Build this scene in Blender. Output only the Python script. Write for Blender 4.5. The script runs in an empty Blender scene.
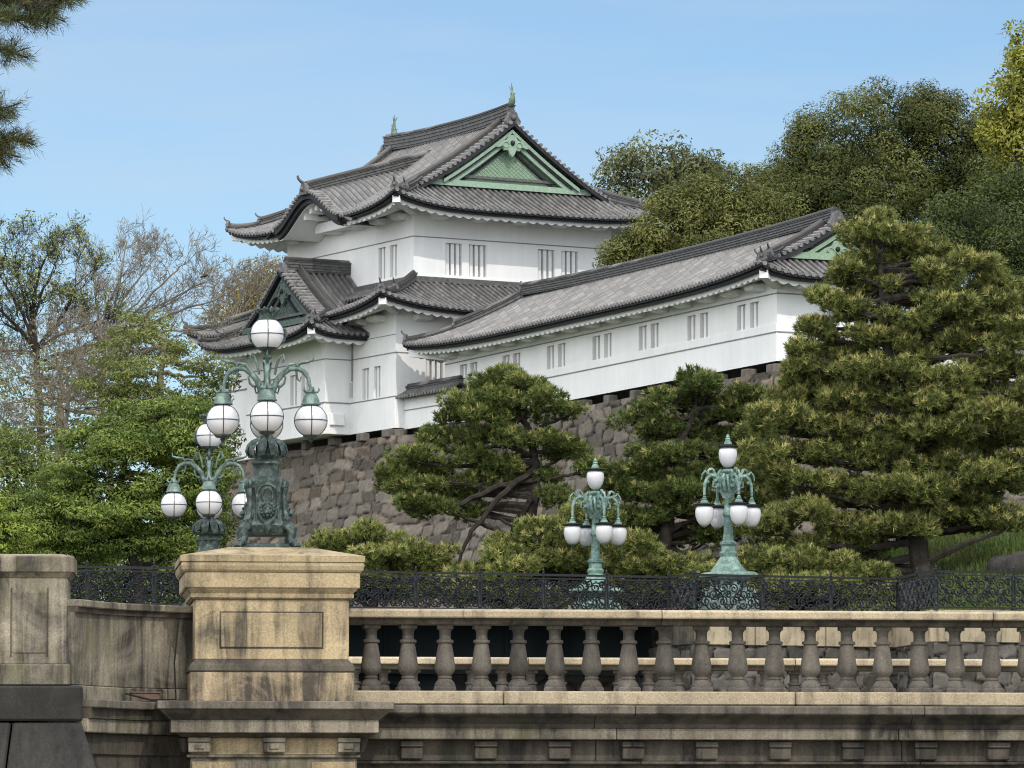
import bpy, bmesh, math, random
import numpy as np
from mathutils import Vector, Matrix
R = math.radians
sc = bpy.context.scene
col = sc.collection
random.seed(7)
rng = np.random.default_rng(11)

# ------------------------------------------------------------------ camera, light, exposure
EYE = 1.6
FPX, HOR = 5000.0, 850.0
PITCH = math.atan((HOR - 384.0) / FPX)
cam_data = bpy.data.cameras.new("camera")
cam_data.sensor_width = 36.0
cam_data.lens = FPX / 1024.0 * 36.0
cam_data.clip_start = 0.5
cam_data.clip_end = 5000.0
cam = bpy.data.objects.new("camera", cam_data)
cam.location = (0, 0, EYE)
cam.rotation_euler = (math.pi / 2 + PITCH, 0, 0)
col.objects.link(cam)
sc.camera = cam

SUN_EL = R(43)
SUN_AZ = math.atan2(0.36, -0.93)            # clockwise from +Y: behind the camera, to the right
sun_dir = Vector((math.sin(SUN_AZ) * math.cos(SUN_EL), math.cos(SUN_AZ) * math.cos(SUN_EL), math.sin(SUN_EL)))
sun_data = bpy.data.lights.new("sun", 'SUN')
sun_data.energy = 2.0
sun_data.angle = R(0.55)
sun_data.color = (1.0, 0.94, 0.85)
sun = bpy.data.objects.new("sun", sun_data)
sun.rotation_euler = (-sun_dir).to_track_quat('-Z', 'Y').to_euler()
col.objects.link(sun)

world = bpy.data.worlds.new("World")
sc.world = world
world.use_nodes = True
wn, wl = world.node_tree.nodes, world.node_tree.links
wn.clear()
wout = wn.new('ShaderNodeOutputWorld')
wbg = wn.new('ShaderNodeBackground')
wbg.inputs['Strength'].default_value = 0.104
sky = wn.new('ShaderNodeTexSky')
sky.sky_type = 'NISHITA'
sky.sun_disc = False
sky.sun_elevation = SUN_EL
sky.sun_rotation = SUN_AZ
sky.air_density = 1.0
sky.dust_density = 0.15
sky.ozone_density = 2.6
# thin high cloud, a property of the sky itself
tc = wn.new('ShaderNodeTexCoord')
mp = wn.new('ShaderNodeMapping'); mp.inputs['Scale'].default_value = (5.0, 5.0, 34.0); mp.inputs['Rotation'].default_value = (0.0, 0.12, 0.3)
nz = wn.new('ShaderNodeTexNoise'); nz.inputs['Scale'].default_value = 1.6; nz.inputs['Detail'].default_value = 7; nz.inputs['Roughness'].default_value = 0.55
rp = wn.new('ShaderNodeValToRGB'); rp.color_ramp.elements[0].position = 0.40; rp.color_ramp.elements[0].color = (0, 0, 0, 1)
rp.color_ramp.elements[1].position = 0.80; rp.color_ramp.elements[1].color = (0.42, 0.42, 0.42, 1)
tint = wn.new('ShaderNodeMixRGB'); tint.blend_type = 'MULTIPLY'; tint.inputs[0].default_value = 1.0
tint.inputs[2].default_value = (0.92, 1.0, 1.06, 1)
mx = wn.new('ShaderNodeMixRGB'); mx.inputs[2].default_value = (5.5, 6.2, 7.0, 1)
wl.new(tc.outputs['Generated'], mp.inputs[0]); wl.new(mp.outputs[0], nz.inputs['Vector']); wl.new(nz.outputs[0], rp.inputs[0])
wl.new(sky.outputs[0], tint.inputs[1]); wl.new(tint.outputs[0], mx.inputs[1]); wl.new(rp.outputs[0], mx.inputs[0])
# unseen bright fill in the sky, overhead and behind-left, added to lift shaded walls
sx = wn.new('ShaderNodeSeparateXYZ'); wl.new(tc.outputs['Generated'], sx.inputs[0])
vr = wn.new('ShaderNodeValToRGB'); vr.color_ramp.elements[0].position = 0.14; vr.color_ramp.elements[0].color = (0, 0, 0, 1)
vr.color_ramp.elements[1].position = 0.50; vr.color_ramp.elements[1].color = (0.85, 0.85, 0.85, 1)
my = wn.new('ShaderNodeMath'); my.operation = 'MULTIPLY_ADD'; my.inputs[1].default_value = -0.36
mx2 = wn.new('ShaderNodeMath'); mx2.operation = 'MULTIPLY_ADD'; mx2.inputs[1].default_value = -0.30
wl.new(sx.outputs[1], my.inputs[0]); wl.new(sx.outputs[2], my.inputs[2]); wl.new(sx.outputs[0], mx2.inputs[0]); wl.new(my.outputs[0], mx2.inputs[2]); wl.new(mx2.outputs[0], vr.inputs[0])
fill_veil = wn.new('ShaderNodeMixRGB'); fill_veil.inputs[2].default_value = (25.2, 25.5, 25.9, 1)
wl.new(vr.outputs[0], fill_veil.inputs[0]); wl.new(mx.outputs[0], fill_veil.inputs[1])
wl.new(fill_veil.outputs[0], wbg.inputs['Color']); wl.new(wbg.outputs[0], wout.inputs['Surface'])

sc.view_settings.view_transform = 'Standard'
sc.view_settings.look = 'None'
sc.view_settings.gamma = 1.0
sc.view_settings.use_curve_mapping = False
sc.view_settings.exposure = 0.13
sc.render.engine = 'CYCLES'
sc.cycles.max_bounces = 6
sc.cycles.diffuse_bounces = 3
sc.cycles.transparent_max_bounces = 4
sc.cycles.filter_width = 1.1
sc.cycles.use_denoising = True
sc.cycles.use_adaptive_sampling = False
sc.cycles.sample_clamp_indirect = 1.5
world.cycles.sampling_method = 'MANUAL'
world.cycles.sample_map_resolution = 1024
sc.cycles.denoiser = 'OPENIMAGEDENOISE'
sc.cycles.denoising_input_passes = 'RGB_ALBEDO_NORMAL'
sc.cycles.denoising_prefilter = 'NONE'

# ------------------------------------------------------------------ survey helpers
CP, SP = math.cos(PITCH), math.sin(PITCH)
def at(u, v, Y):
    """world point seen at picture position (u, v) when it stands Y metres away"""
    dx, a = u - 512.0, 384.0 - v
    dy, dz = -a * SP + FPX * CP, a * CP + FPX * SP
    k = Y / dy
    return Vector((k * dx, Y, EYE + k * dz))
def hz(v, Y):
    return at(512, v, Y).z

# ------------------------------------------------------------------ mesh builder
class MB:
    def __init__(self):
        self.v = []; self.f = []; self.uv = []; self.has_uv = False
    def add(self, verts, faces, uvs=None):
        o = len(self.v)
        self.v.extend([tuple(p) for p in verts])
        for f in faces: self.f.append(tuple(i + o for i in f))
        if uvs is not None: self.has_uv = True; self.uv.extend(uvs)
        else: self.uv.extend([(p[0], p[2]) for p in verts])
        return self
    def box(self, x0, x1, y0, y1, z0, z1):
        return self.add([(x0,y0,z0),(x1,y0,z0),(x1,y1,z0),(x0,y1,z0),(x0,y0,z1),(x1,y0,z1),(x1,y1,z1),(x0,y1,z1)],
                 [(0,3,2,1),(4,5,6,7),(0,1,5,4),(1,2,6,5),(2,3,7,6),(3,0,4,7)])
    def loft(self, rings, cap0=True, cap1=True):
        n = len(rings[0]); vs = [p for r in rings for p in r]; fs = []
        for k in range(len(rings) - 1):
            for i in range(n):
                j = (i + 1) % n
                fs.append((k*n+i, k*n+j, (k+1)*n+j, (k+1)*n+i))
        if cap0: fs.append(tuple(range(n - 1, -1, -1)))
        if cap1: fs.append(tuple((len(rings)-1)*n + i for i in range(n)))
        return self.add(vs, fs)
    def rects(self, prof, cx=0, cy=0):
        """stack of rectangles: (z, hx, hy)"""
        return self.loft([[(cx-hx,cy-hy,z),(cx+hx,cy-hy,z),(cx+hx,cy+hy,z),(cx-hx,cy+hy,z)] for z, hx, hy in prof])
    def lathe(self, prof, n=16, c=(0,0,0)):
        """(r, z) pairs from bottom to top"""
        return self.loft([[(c[0]+r*math.cos(2*math.pi*i/n), c[1]+r*math.sin(2*math.pi*i/n), c[2]+z) for i in range(n)] for r, z in prof])
    def prism(self, poly, x0, x1, axis='x'):
        """polygon in (y,z) pulled along x (or in (x,z) along y)"""
        if axis == 'x': A = [(x0,y,z) for y,z in poly]; B = [(x1,y,z) for y,z in poly]
        elif axis == 'y': A = [(x,x0,z) for x,z in poly]; B = [(x,x1,z) for x,z in poly]
        else: A = [(x,y,x0) for x,y in poly]; B = [(x,y,x1) for x,y in poly]
        return self.loft([A, B])
    def tube(self, pts, rad, n=6):
        pts = [Vector(p) for p in pts]; m = len(pts)
        if not hasattr(rad, '__len__'): rad = [rad] * m
        rings = []; prev = None
        for i in range(m):
            t = (pts[min(i+1, m-1)] - pts[max(i-1, 0)])
            if t.length < 1e-9: t = Vector((0,0,1))
            t.normalize()
            if prev is None:
                a = Vector((0,0,1)) if abs(t.z) < 0.9 else Vector((1,0,0))
                e = t.cross(a).normalized()
            else:
                e = prev - t * prev.dot(t)
                e = e.normalized() if e.length > 1e-6 else t.orthogonal().normalized()
            prev = e; b = t.cross(e)
            rings.append([pts[i] + (e*math.cos(2*math.pi*k/n) + b*math.sin(2*math.pi*k/n)) * rad[i] for k in range(n)])
        return self.loft(rings)
    def sweep(self, pts, w, h, z0=0.0, closed_top=None):
        """upright rectangle swept along a path; bottom at path + z0"""
        pts = [Vector(p) for p in pts]; m = len(pts); rings = []
        for i in range(m):
            t = pts[min(i+1, m-1)] - pts[max(i-1, 0)]; t.z = 0
            t = t.normalized() if t.length > 1e-6 else Vector((1,0,0))
            s = Vector((t.y, -t.x, 0))
            p = pts[i] + Vector((0,0,z0)); up = Vector((0,0,h))
            rings.append([p - s*w/2, p + s*w/2, p + s*w/2 + up, p - s*w/2 + up])
        return self.loft(rings)
    def ball(self, c, r, n=12, m=8, sx=1, sy=1, sz=1):
        prof = [(max(1e-4, math.sin(math.pi*i/m)) * r, -math.cos(math.pi*i/m) * r) for i in range(m + 1)]
        o = len(self.v); self.lathe(prof, n)
        for k in range(o, len(self.v)):
            x, y, z = self.v[k]; self.v[k] = (c[0]+x*sx, c[1]+y*sy, c[2]+z*sz)
        return self
    def move(self, start, M):
        for k in range(start, len(self.v)): self.v[k] = tuple(M @ Vector(self.v[k]))
        return self
    def build(self, name, mat, parent=None, smooth=False, bevel=0.0, recalc=True, angle=None, seg=1):
        me = bpy.data.meshes.new(name)
        me.from_pydata(self.v, [], self.f)
        uvl = me.uv_layers.new(name="UVMap")
        li = np.zeros(len(me.loops), dtype=np.int32); me.loops.foreach_get('vertex_index', li)
        uvl.data.foreach_set('uv', np.array(self.uv, dtype=np.float32)[li].ravel())
        if recalc or bevel:
            bm = bmesh.new(); bm.from_mesh(me)
            bmesh.ops.recalc_face_normals(bm, faces=bm.faces)
            if bevel:
                es = [e for e in bm.edges if len(e.link_faces) == 2 and e.calc_face_angle(0) > 0.5]
                bmesh.ops.bevel(bm, geom=es, offset=bevel, segments=seg, affect='EDGES', clamp_overlap=True)
            bm.to_mesh(me); bm.free()
        me.materials.append(mat)
        if smooth:
            me.polygons.foreach_set('use_smooth', [True] * len(me.polygons))
            me.set_sharp_from_angle(angle=R(angle or 40))
        o = bpy.data.objects.new(name, me); col.objects.link(o)
        if parent is not None: o.parent = parent
        return o

def thing(name, label, cat, loc=(0,0,0), rz=0.0, group=None):
    o = bpy.data.objects.new(name, None); col.objects.link(o)
    o.location = loc; o.rotation_euler = (0, 0, rz); o.empty_display_size = 0.3
    o['label'] = label; o['category'] = cat
    if group: o['group'] = group
    return o
def tag(o, label, cat, group=None):
    o['label'] = label; o['category'] = cat
    if group: o['group'] = group
    return o
def struct(o, kind='structure'):
    o['kind'] = kind; return o
kids = {}
def copy_tree(o, parent=None):
    c = o.copy(); col.objects.link(c)
    if parent is not None: c.parent = parent
    for ch in list(o.children): copy_tree(ch, c)
    return c
def raw_mesh(name, V, F, mat, parent=None, colors=None, k=4, smooth=False, uv=None):
    """numpy mesh of equal-sized faces"""
    me = bpy.data.meshes.new(name)
    V = np.asarray(V, dtype=np.float32); F = np.asarray(F, dtype=np.int32)
    me.vertices.add(len(V)); me.vertices.foreach_set('co', V.ravel())
    me.loops.add(F.size); me.loops.foreach_set('vertex_index', F.ravel())
    me.polygons.add(len(F))
    me.polygons.foreach_set('loop_start', np.arange(0, F.size, F.shape[1], dtype=np.int32))
    if colors is not None:
        ca = me.color_attributes.new('Col', 'FLOAT_COLOR', 'POINT')
        ca.data.foreach_set('color', np.asarray(colors, dtype=np.float32).ravel())
    me.update(calc_edges=True)
    if uv is not None:
        uvl = me.uv_layers.new(name="UVMap")
        uvl.data.foreach_set('uv', np.asarray(uv, dtype=np.float32)[F.ravel()].ravel())
    me.materials.append(mat)
    if smooth: me.polygons.foreach_set('use_smooth', [True] * len(F))
    o = bpy.data.objects.new(name, me); col.objects.link(o)
    if parent is not None: o.parent = parent
    return o

# ------------------------------------------------------------------ materials
def new_mat(name, rough=0.8, spec=0.3):
    m = bpy.data.materials.new(name); m.use_nodes = True
    n = m.node_tree.nodes; b = n['Principled BSDF']
    b.inputs['Roughness'].default_value = rough
    b.inputs['Specular IOR Level'].default_value = spec
    return m, n, m.node_tree.links, b
def ramp(n, stops, mode='LINEAR'):
    r = n.new('ShaderNodeValToRGB'); r.color_ramp.interpolation = mode
    e = r.color_ramp.elements
    while len(e) > 1: e.remove(e[-1])
    e[0].position = stops[0][0]; e[0].color = (*stops[0][1], 1)
    for p, c in stops[1:]:
        x = e.new(p); x.color = (*c, 1)
    return r
def noise(n, l, vec, scale, detail=5, rough=0.55, stretch=None, dist=0.0):
    if stretch:
        m = n.new('ShaderNodeMapping'); m.inputs['Scale'].default_value = stretch
        l.new(vec, m.inputs[0]); vec = m.outputs[0]
    t = n.new('ShaderNodeTexNoise'); t.inputs['Scale'].default_value = scale
    t.inputs['Detail'].default_value = detail; t.inputs['Roughness'].default_value = rough
    t.inputs['Distortion'].default_value = dist
    l.new(vec, t.inputs['Vector']); return t.outputs[0]
def mixc(n, l, fac, a, b, mode='MIX'):
    m = n.new('ShaderNodeMixRGB'); m.blend_type = mode
    for s, x in ((m.inputs[0], fac), (m.inputs[1], a), (m.inputs[2], b)):
        if hasattr(x, 'node'): l.new(x, s)
        elif isinstance(x, (int, float)): s.default_value = x
        else: s.default_value = (*x, 1)
    return m.outputs[0]
def bump(n, l, b, h, strength=0.4, dist=0.02):
    u = n.new('ShaderNodeBump'); u.inputs['Strength'].default_value = strength; u.inputs['Distance'].default_value = dist
    l.new(h, u.inputs['Height']); l.new(u.outputs[0], b.inputs['Normal'])
def world_pos(n):
    return n.new('ShaderNodeNewGeometry').outputs['Position']
def simple(name, c, rough=0.7, var=0.15, scale=3.0, spec=0.3, metal=0.0, bmp=0.0):
    m, n, l, b = new_mat(name, rough, spec)
    f = noise(n, l, world_pos(n), scale, 6, 0.6)
    r = ramp(n, [(0.3, tuple(x*(1-var) for x in c)), (0.7, tuple(min(1, x*(1+var)) for x in c))])
    l.new(f, r.inputs[0]); l.new(r.outputs[0], b.inputs['Base Color']); b.inputs['Metallic'].default_value = metal
    if bmp: bump(n, l, b, f, bmp, 0.02)
    return m
def granite(name, light, mid, dark, stain_lo=0.46, stain_hi=0.66, moss=None, amt=0.9):
    """weathered granite: speckle, rain streaks running down, blotches of black lichen"""
    m, n, l, b = new_mat(name, 0.88, 0.2)
    P = world_pos(n)
    big = noise(n, l, P, 1.1, 6, 0.6)
    base = ramp(n, [(0.32, mid), (0.66, light)]); l.new(big, base.inputs[0])
    sp = noise(n, l, P, 55, 3, 0.7)
    spr = ramp(n, [(0.35, (0.62, 0.62, 0.62)), (0.65, (1.15, 1.15, 1.15))]); l.new(sp, spr.inputs[0])
    c = mixc(n, l, 0.75, base.outputs[0], spr.outputs[0], 'MULTIPLY')
    streak = noise(n, l, P, 1.0, 6, 0.65, (4.6, 4.6, 0.55), 0.9)
    blotch = noise(n, l, P, 1.9, 8, 0.65, None, 0.8)
    ad = n.new('ShaderNodeMath'); ad.operation = 'MULTIPLY_ADD'; ad.inputs[1].default_value = 1.25; l.new(streak, ad.inputs[0])
    b2 = n.new('ShaderNodeMath'); b2.operation = 'MULTIPLY'; b2.inputs[1].default_value = 0.95; l.new(blotch, b2.inputs[0]); l.new(b2.outputs[0], ad.inputs[2])
    hf = n.new('ShaderNodeMath'); hf.operation = 'MULTIPLY'; hf.inputs[1].default_value = 0.4545; l.new(ad.outputs[0], hf.inputs[0])
    sr = ramp(n, [(stain_lo - .01, (0, 0, 0)), (stain_lo*.5 + stain_hi*.5, (amt*.42,)*3), (stain_hi + .02, (amt,)*3)]); l.new(hf.outputs[0], sr.inputs[0])
    dn = noise(n, l, P, 18, 4, 0.7)
    dr = ramp(n, [(0.3, tuple(x*0.7 for x in dark)), (0.7, tuple(x*1.5 for x in dark))]); l.new(dn, dr.inputs[0])
    c = mixc(n, l, sr.outputs[0], c, dr.outputs[0])
    oi = n.new('ShaderNodeObjectInfo'); ge = n.new('ShaderNodeNewGeometry')
    ra = n.new('ShaderNodeMath'); ra.operation = 'ADD'; l.new(oi.outputs['Random'], ra.inputs[0]); l.new(ge.outputs['Random Per Island'], ra.inputs[1])
    rr = n.new('ShaderNodeMath'); rr.operation = 'MULTIPLY_ADD'; rr.inputs[1].default_value = 0.26; rr.inputs[2].default_value = 0.74; l.new(ra.outputs[0], rr.inputs[0])
    c = mixc(n, l, 1.0, c, rr.outputs[0], 'MULTIPLY')
    if moss:
        mn = noise(n, l, P, 2.6, 6, 0.6, (1, 1, 0.6))
        mr = ramp(n, [(0.52, (0, 0, 0)), (0.72, (0.6,)*3)]); l.new(mn, mr.inputs[0])
        c = mixc(n, l, mr.outputs[0], c, moss)
    l.new(c, b.inputs['Base Color'])
    bump(n, l, b, noise(n, l, P, 40, 5, 0.7), 0.55, 0.012)
    return m
def foliage(name, trans=0.25, rough=0.55):
    m, n, l, b = new_mat(name, rough, 0.07)
    a = n.new('ShaderNodeAttribute'); a.attribute_name = 'Col'
    l.new(a.outputs['Color'], b.inputs['Base Color'])
    t = n.new('ShaderNodeBsdfTranslucent'); l.new(a.outputs['Color'], t.inputs['Color'])
    x = n.new('ShaderNodeMixShader'); x.inputs[0].default_value = trans
    l.new(b.outputs[0], x.inputs[1]); l.new(t.outputs[0], x.inputs[2])
    l.new(x.outputs[0], n['Material Output'].inputs['Surface'])
    return m
def tile_mat(name, light, dark, warm, joint=0.45):
    m, n, l, b = new_mat(name, 0.55, 0.4)
    tcn = n.new('ShaderNodeTexCoord'); U = tcn.outputs['UV']
    fl = n.new('ShaderNodeVectorMath'); fl.operation = 'FLOOR'; l.new(U, fl.inputs[0])
    wn_ = n.new('ShaderNodeTexWhiteNoise'); wn_.noise_dimensions = '3D'; l.new(fl.outputs[0], wn_.inputs['Vector'])
    mid_ = tuple((a*.65+b_*.35) for a, b_ in zip(light, dark))
    r = ramp(n, [(0.0, tuple(x*.8 for x in mid_)), (0.5, mid_), (0.85, light), (1.0, warm)])
    l.new(wn_.outputs['Value'], r.inputs[0])
    P = world_pos(n)
    st = noise(n, l, P, 0.8, 6, 0.65)
    sr = ramp(n, [(0.3, (0.72,)*3), (0.7, (1.12,)*3)]); l.new(st, sr.inputs[0])
    c = mixc(n, l, 1.0, r.outputs[0], sr.outputs[0], 'MULTIPLY')
    pm = n.new('ShaderNodeMath'); pm.operation = 'MODULO'; pm.inputs[1].default_value = 2.0
    sxx = n.new('ShaderNodeSeparateXYZ'); l.new(U, sxx.inputs[0]); l.new(sxx.outputs[0], pm.inputs[0])
    pr_ = ramp(n, [(0.0, (0.34,)*3), (0.52, (0.34,)*3), (0.66, (1,)*3), (1.0, (1,)*3)])  # shade in the troughs between ribs put into the pan-tile colour
    dv_ = n.new('ShaderNodeMath'); dv_.operation = 'MULTIPLY'; dv_.inputs[1].default_value = 0.5; l.new(pm.outputs[0], dv_.inputs[0]); l.new(dv_.outputs[0], pr_.inputs[0])
    c = mixc(n, l, 1.0, c, pr_.outputs[0], 'MULTIPLY')
    # joint between one tile and the next down the slope
    sx = n.new('ShaderNodeSeparateXYZ'); l.new(U, sx.inputs[0])
    fr = n.new('ShaderNodeMath'); fr.operation = 'FRACT'; l.new(sx.outputs[1], fr.inputs[0])
    jr = ramp(n, [(0.0, (0.45,)*3), (0.10, (0.5,)*3), (0.16, (1,)*3), (1.0, (1,)*3)]); l.new(fr.outputs[0], jr.inputs[0])
    c = mixc(n, l, joint, c, jr.outputs[0], 'MULTIPLY')
    l.new(c, b.inputs['Base Color'])
    bump(n, l, b, fr.outputs[0], 0.5, 0.03)
    return m
def plaster_mat():
    m, n, l, b = new_mat('white_plaster', 0.85, 0.15)
    P = world_pos(n)
    a = noise(n, l, P, 0.5, 6, 0.6)
    r = ramp(n, [(0.3, (0.67, 0.68, 0.685)), (0.65, (0.75, 0.755, 0.75))]); l.new(a, r.inputs[0])
    s = noise(n, l, P, 1.2, 5, 0.6, (3.0, 3.0, 0.25))
    q = ramp(n, [(0.42, (0.86, 0.85, 0.83)), (0.6, (1, 1, 1))]); l.new(s, q.inputs[0])
    c = mixc(n, l, 0.22, r.outputs[0], q.outputs[0], 'MULTIPLY')
    l.new(c, b.inputs['Base Color'])
    bump(n, l, b, noise(n, l, P, 6, 5, 0.6), 0.08, 0.01)
    return m
def verdigris(name, a, b_, c_, sc_=9):
    m, n, l, b = new_mat(name, 0.6, 0.35)
    P = world_pos(n)
    f = noise(n, l, P, sc_, 7, 0.72, None, 0.5)
    r = ramp(n, [(0.3, a), (0.5, b_), (0.68, c_)]); l.new(f, r.inputs[0]); l.new(r.outputs[0], b.inputs['Base Color'])
    b.inputs['Metallic'].default_value = 0.1
    bump(n, l, b, f, 0.35, 0.01)
    return m
def vcol_mat(name, rough=0.9, bscale=8.0, bstr=0.5, bdist=0.05, mulvar=0.25):
    m, n, l, b = new_mat(name, rough, 0.2)
    a = n.new('ShaderNodeAttribute'); a.attribute_name = 'Col'
    P = world_pos(n)
    f = noise(n, l, P, bscale, 7, 0.68)
    r = ramp(n, [(0.3, (1-mulvar,)*3), (0.7, (1+mulvar,)*3)]); l.new(f, r.inputs[0])
    c = mixc(n, l, 1.0, a.outputs['Color'], r.outputs[0], 'MULTIPLY')
    l.new(c, b.inputs['Base Color']); bump(n, l, b, f, bstr, bdist)
    return m

M = {}
M['plaster'] = plaster_mat()
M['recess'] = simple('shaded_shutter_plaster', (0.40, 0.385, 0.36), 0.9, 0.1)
M['line'] = simple('ledge_shadow_grey', (0.22, 0.215, 0.21), 0.9, 0.2)  # thin shadow line under the wall bands, with some dirt, painted as grey strips
M['tile'] = tile_mat('grey_roof_tile', (0.140, 0.136, 0.133), (0.075, 0.073, 0.072), (0.175, 0.158, 0.146))
M['tile_warm'] = tile_mat('brownish_roof_tile', (0.168, 0.160, 0.153), (0.055, 0.053, 0.052), (0.215, 0.20, 0.187), 0.35)
M['tile_dark'] = simple('dark_ridge_tile', (0.085, 0.084, 0.085), 0.6, 0.45, 6.0, 0.35, 0, 0.4)
M['wood'] = simple('black_eave_wood', (0.018, 0.019, 0.024), 0.7, 0.3)
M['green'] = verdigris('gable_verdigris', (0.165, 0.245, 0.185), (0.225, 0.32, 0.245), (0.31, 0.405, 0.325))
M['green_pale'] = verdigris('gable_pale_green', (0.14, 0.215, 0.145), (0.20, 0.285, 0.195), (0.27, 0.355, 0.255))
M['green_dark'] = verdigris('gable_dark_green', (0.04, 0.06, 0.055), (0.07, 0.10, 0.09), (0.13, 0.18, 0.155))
M['finial'] = verdigris('finial_bronze', (0.05, 0.085, 0.07), (0.10, 0.15, 0.115), (0.20, 0.20, 0.12))
M['granite'] = granite('warm_granite', (0.37, 0.295, 0.180), (0.255, 0.200, 0.120), (0.040, 0.035, 0.029), 0.465, 0.61, None, 0.92)
M['granite_grey'] = granite('grey_granite', (0.262, 0.230, 0.174), (0.168, 0.147, 0.114), (0.026, 0.024, 0.021), 0.42, 0.58, (0.085, 0.085, 0.038), 0.95)
M['granite_pale'] = granite('pale_granite', (0.36, 0.30, 0.205), (0.25, 0.205, 0.140), (0.040, 0.035, 0.030), 0.50, 0.66)
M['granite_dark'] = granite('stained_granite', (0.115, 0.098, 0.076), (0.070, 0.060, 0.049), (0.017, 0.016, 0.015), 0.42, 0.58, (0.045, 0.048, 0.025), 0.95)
M['granite_plinth'] = granite('grimy_granite', (0.36, 0.285, 0.18), (0.24, 0.185, 0.115), (0.036, 0.031, 0.026), 0.42, 0.55, None, 0.95)
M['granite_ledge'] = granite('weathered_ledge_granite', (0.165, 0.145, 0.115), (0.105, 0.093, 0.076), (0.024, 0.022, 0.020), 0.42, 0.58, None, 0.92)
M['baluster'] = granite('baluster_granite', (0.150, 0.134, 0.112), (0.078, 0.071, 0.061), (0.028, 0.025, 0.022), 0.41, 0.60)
M['black_stone'] = granite('blackened_stone', (0.045, 0.042, 0.038), (0.026, 0.024, 0.022), (0.011, 0.011, 0.011), 0.45, 0.62)
M['bronze'] = verdigris('dark_bronze', (0.010, 0.015, 0.015), (0.030, 0.044, 0.041), (0.11, 0.155, 0.138), 16)
M['bronze_pale'] = verdigris('pale_bronze', (0.040, 0.072, 0.062), (0.115, 0.185, 0.160), (0.25, 0.355, 0.315), 5)
M['iron'] = simple('black_painted_iron', (0.008, 0.009, 0.011), 0.55, 0.3, 8, 0.25, 0.0)
M['rust'] = simple('rusty_metal', (0.10, 0.068, 0.052), 0.8, 0.4, 14, 0.3, 0, 0.5)
M['teal'] = simple('dark_teal_girder_paint', (0.006, 0.009, 0.010), 0.8, 0.5, 0.5, 0.12)
M['cable'] = simple('black_cable', (0.012, 0.012, 0.012), 0.5)
M['bark'] = simple('pine_bark', (0.034, 0.029, 0.025), 0.95, 0.45, 5, 0.1, 0, 0.8)
M['bark_grey'] = simple('grey_bark', (0.165, 0.145, 0.115), 0.95, 0.35, 4, 0.1, 0, 0.5)
M['leaf'] = foliage('broad_leaf', 0.25)
M['needle'] = foliage('pine_needle', 0.15, 0.5)
M['rampart'] = vcol_mat('rampart_stone', 0.92, 5.0, 0.7, 0.05, 0.30)
M['bird'] = simple('black_feathers', (0.012, 0.012, 0.014), 0.6)
def glass():
    m, n, l, b = new_mat('white_lamp_glass', 0.18, 0.5)
    b.inputs['Base Color'].default_value = (0.50, 0.50, 0.52, 1)
    b.inputs['Subsurface Weight'].default_value = 0.25
    b.inputs['Subsurface Radius'].default_value = (0.1, 0.1, 0.1)
    return m
M['glass'] = glass()
def grass_mat():
    m, n, l, b = new_mat('grass_ground', 0.95, 0.1)
    P = world_pos(n)
    f = noise(n, l, P, 0.6, 8, 0.7)
    r = ramp(n, [(0.3, (0.030, 0.042, 0.014)), (0.55, (0.050, 0.070, 0.022)), (0.75, (0.085, 0.095, 0.036))]); l.new(f, r.inputs[0])
    l.new(r.outputs[0], b.inputs['Base Color']); bump(n, l, b, noise(n, l, P, 9, 6, 0.7), 1.0, 0.15)
    return m
M['grass'] = grass_mat()
def water_mat():
    m, n, l, b = new_mat('moat_water', 0.08, 0.5)
    b.inputs['Base Color'].default_value = (0.012, 0.022, 0.018, 1)
    bump(n, l, b, noise(n, l, world_pos(n), 1.5, 4, 0.5), 0.25, 0.03)
    return m
M['water'] = water_mat()
M['gravel'] = simple('pale_gravel', (0.30, 0.27, 0.22), 0.95, 0.2, 2.0, 0.1, 0, 0.3)
# ------------------------------------------------------------------ ground, water, bank
TH = R(29.6)                                   # heading of the turret
def turret_pt(x, y, z=0.0):
    o = at(413.5, 300, 220.0)
    c, s = math.cos(TH), math.sin(TH)
    return Vector((o.x + c*x - s*y, o.y + s*x + c*y, z))
TG = R(24.7)
def gallery_pt(x, y, z=0.0):
    o = at(776.8, 300, 187.9)
    c, s = math.cos(TG), math.sin(TG)
    return Vector((o.x + c*x - s*y, o.y + s*x + c*y, z))

g = MB()
g.add([(-3000,-60,0),(3000,-60,0),(3000,48,0),(-3000,48,0)], [(0,1,2,3)])
struct(g.build('ground', M['gravel']))
g = MB()
g.add([(-400,48,-1.5),(400,48,-1.5),(400,156,-1.5),(-400,156,-1.5)], [(0,1,2,3)])
struct(g.build('moat_water', M['water']))

def bank_z(x, y):
    """height of the bank beyond the iron bridge"""
    t = np.clip((y - 153.5) / 45.0, 0, 1)
    z = 8.7 + 1.6 * t
    r = np.clip((x - 8.5) / 8.0, 0, 1)               # the grass bank rises on the right
    z = z + 3.6 * r * r * (3 - 2*r) * np.clip((y - 156) / 22.0, 0, 1)
    far = np.clip((y - 236) / 60.0, 0, 1)
    z = z + 9.0 * far * np.clip((np.abs(x+20) - 6)/10, 0, 1)
    return z
nx, ny = 90, 70
xs = np.concatenate([np.linspace(-900, -80, 8), np.linspace(-70, 70, nx - 16), np.linspace(80, 900, 8)])
ys = np.concatenate([np.linspace(153.5, 260, ny - 12), np.linspace(280, 3000, 12)])
X, Y = np.meshgrid(xs, ys)
Z = bank_z(X, Y) + 0.18*np.sin(X*0.7 + 1.3*np.sin(Y*0.31)) * np.clip((Y-156)/8, 0, 1)
V = np.stack([X, Y, Z], -1).reshape(-1, 3)
ii, jj = np.meshgrid(np.arange(len(ys)-1), np.arange(len(xs)-1), indexing='ij')
k = ii*len(xs) + jj
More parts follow.
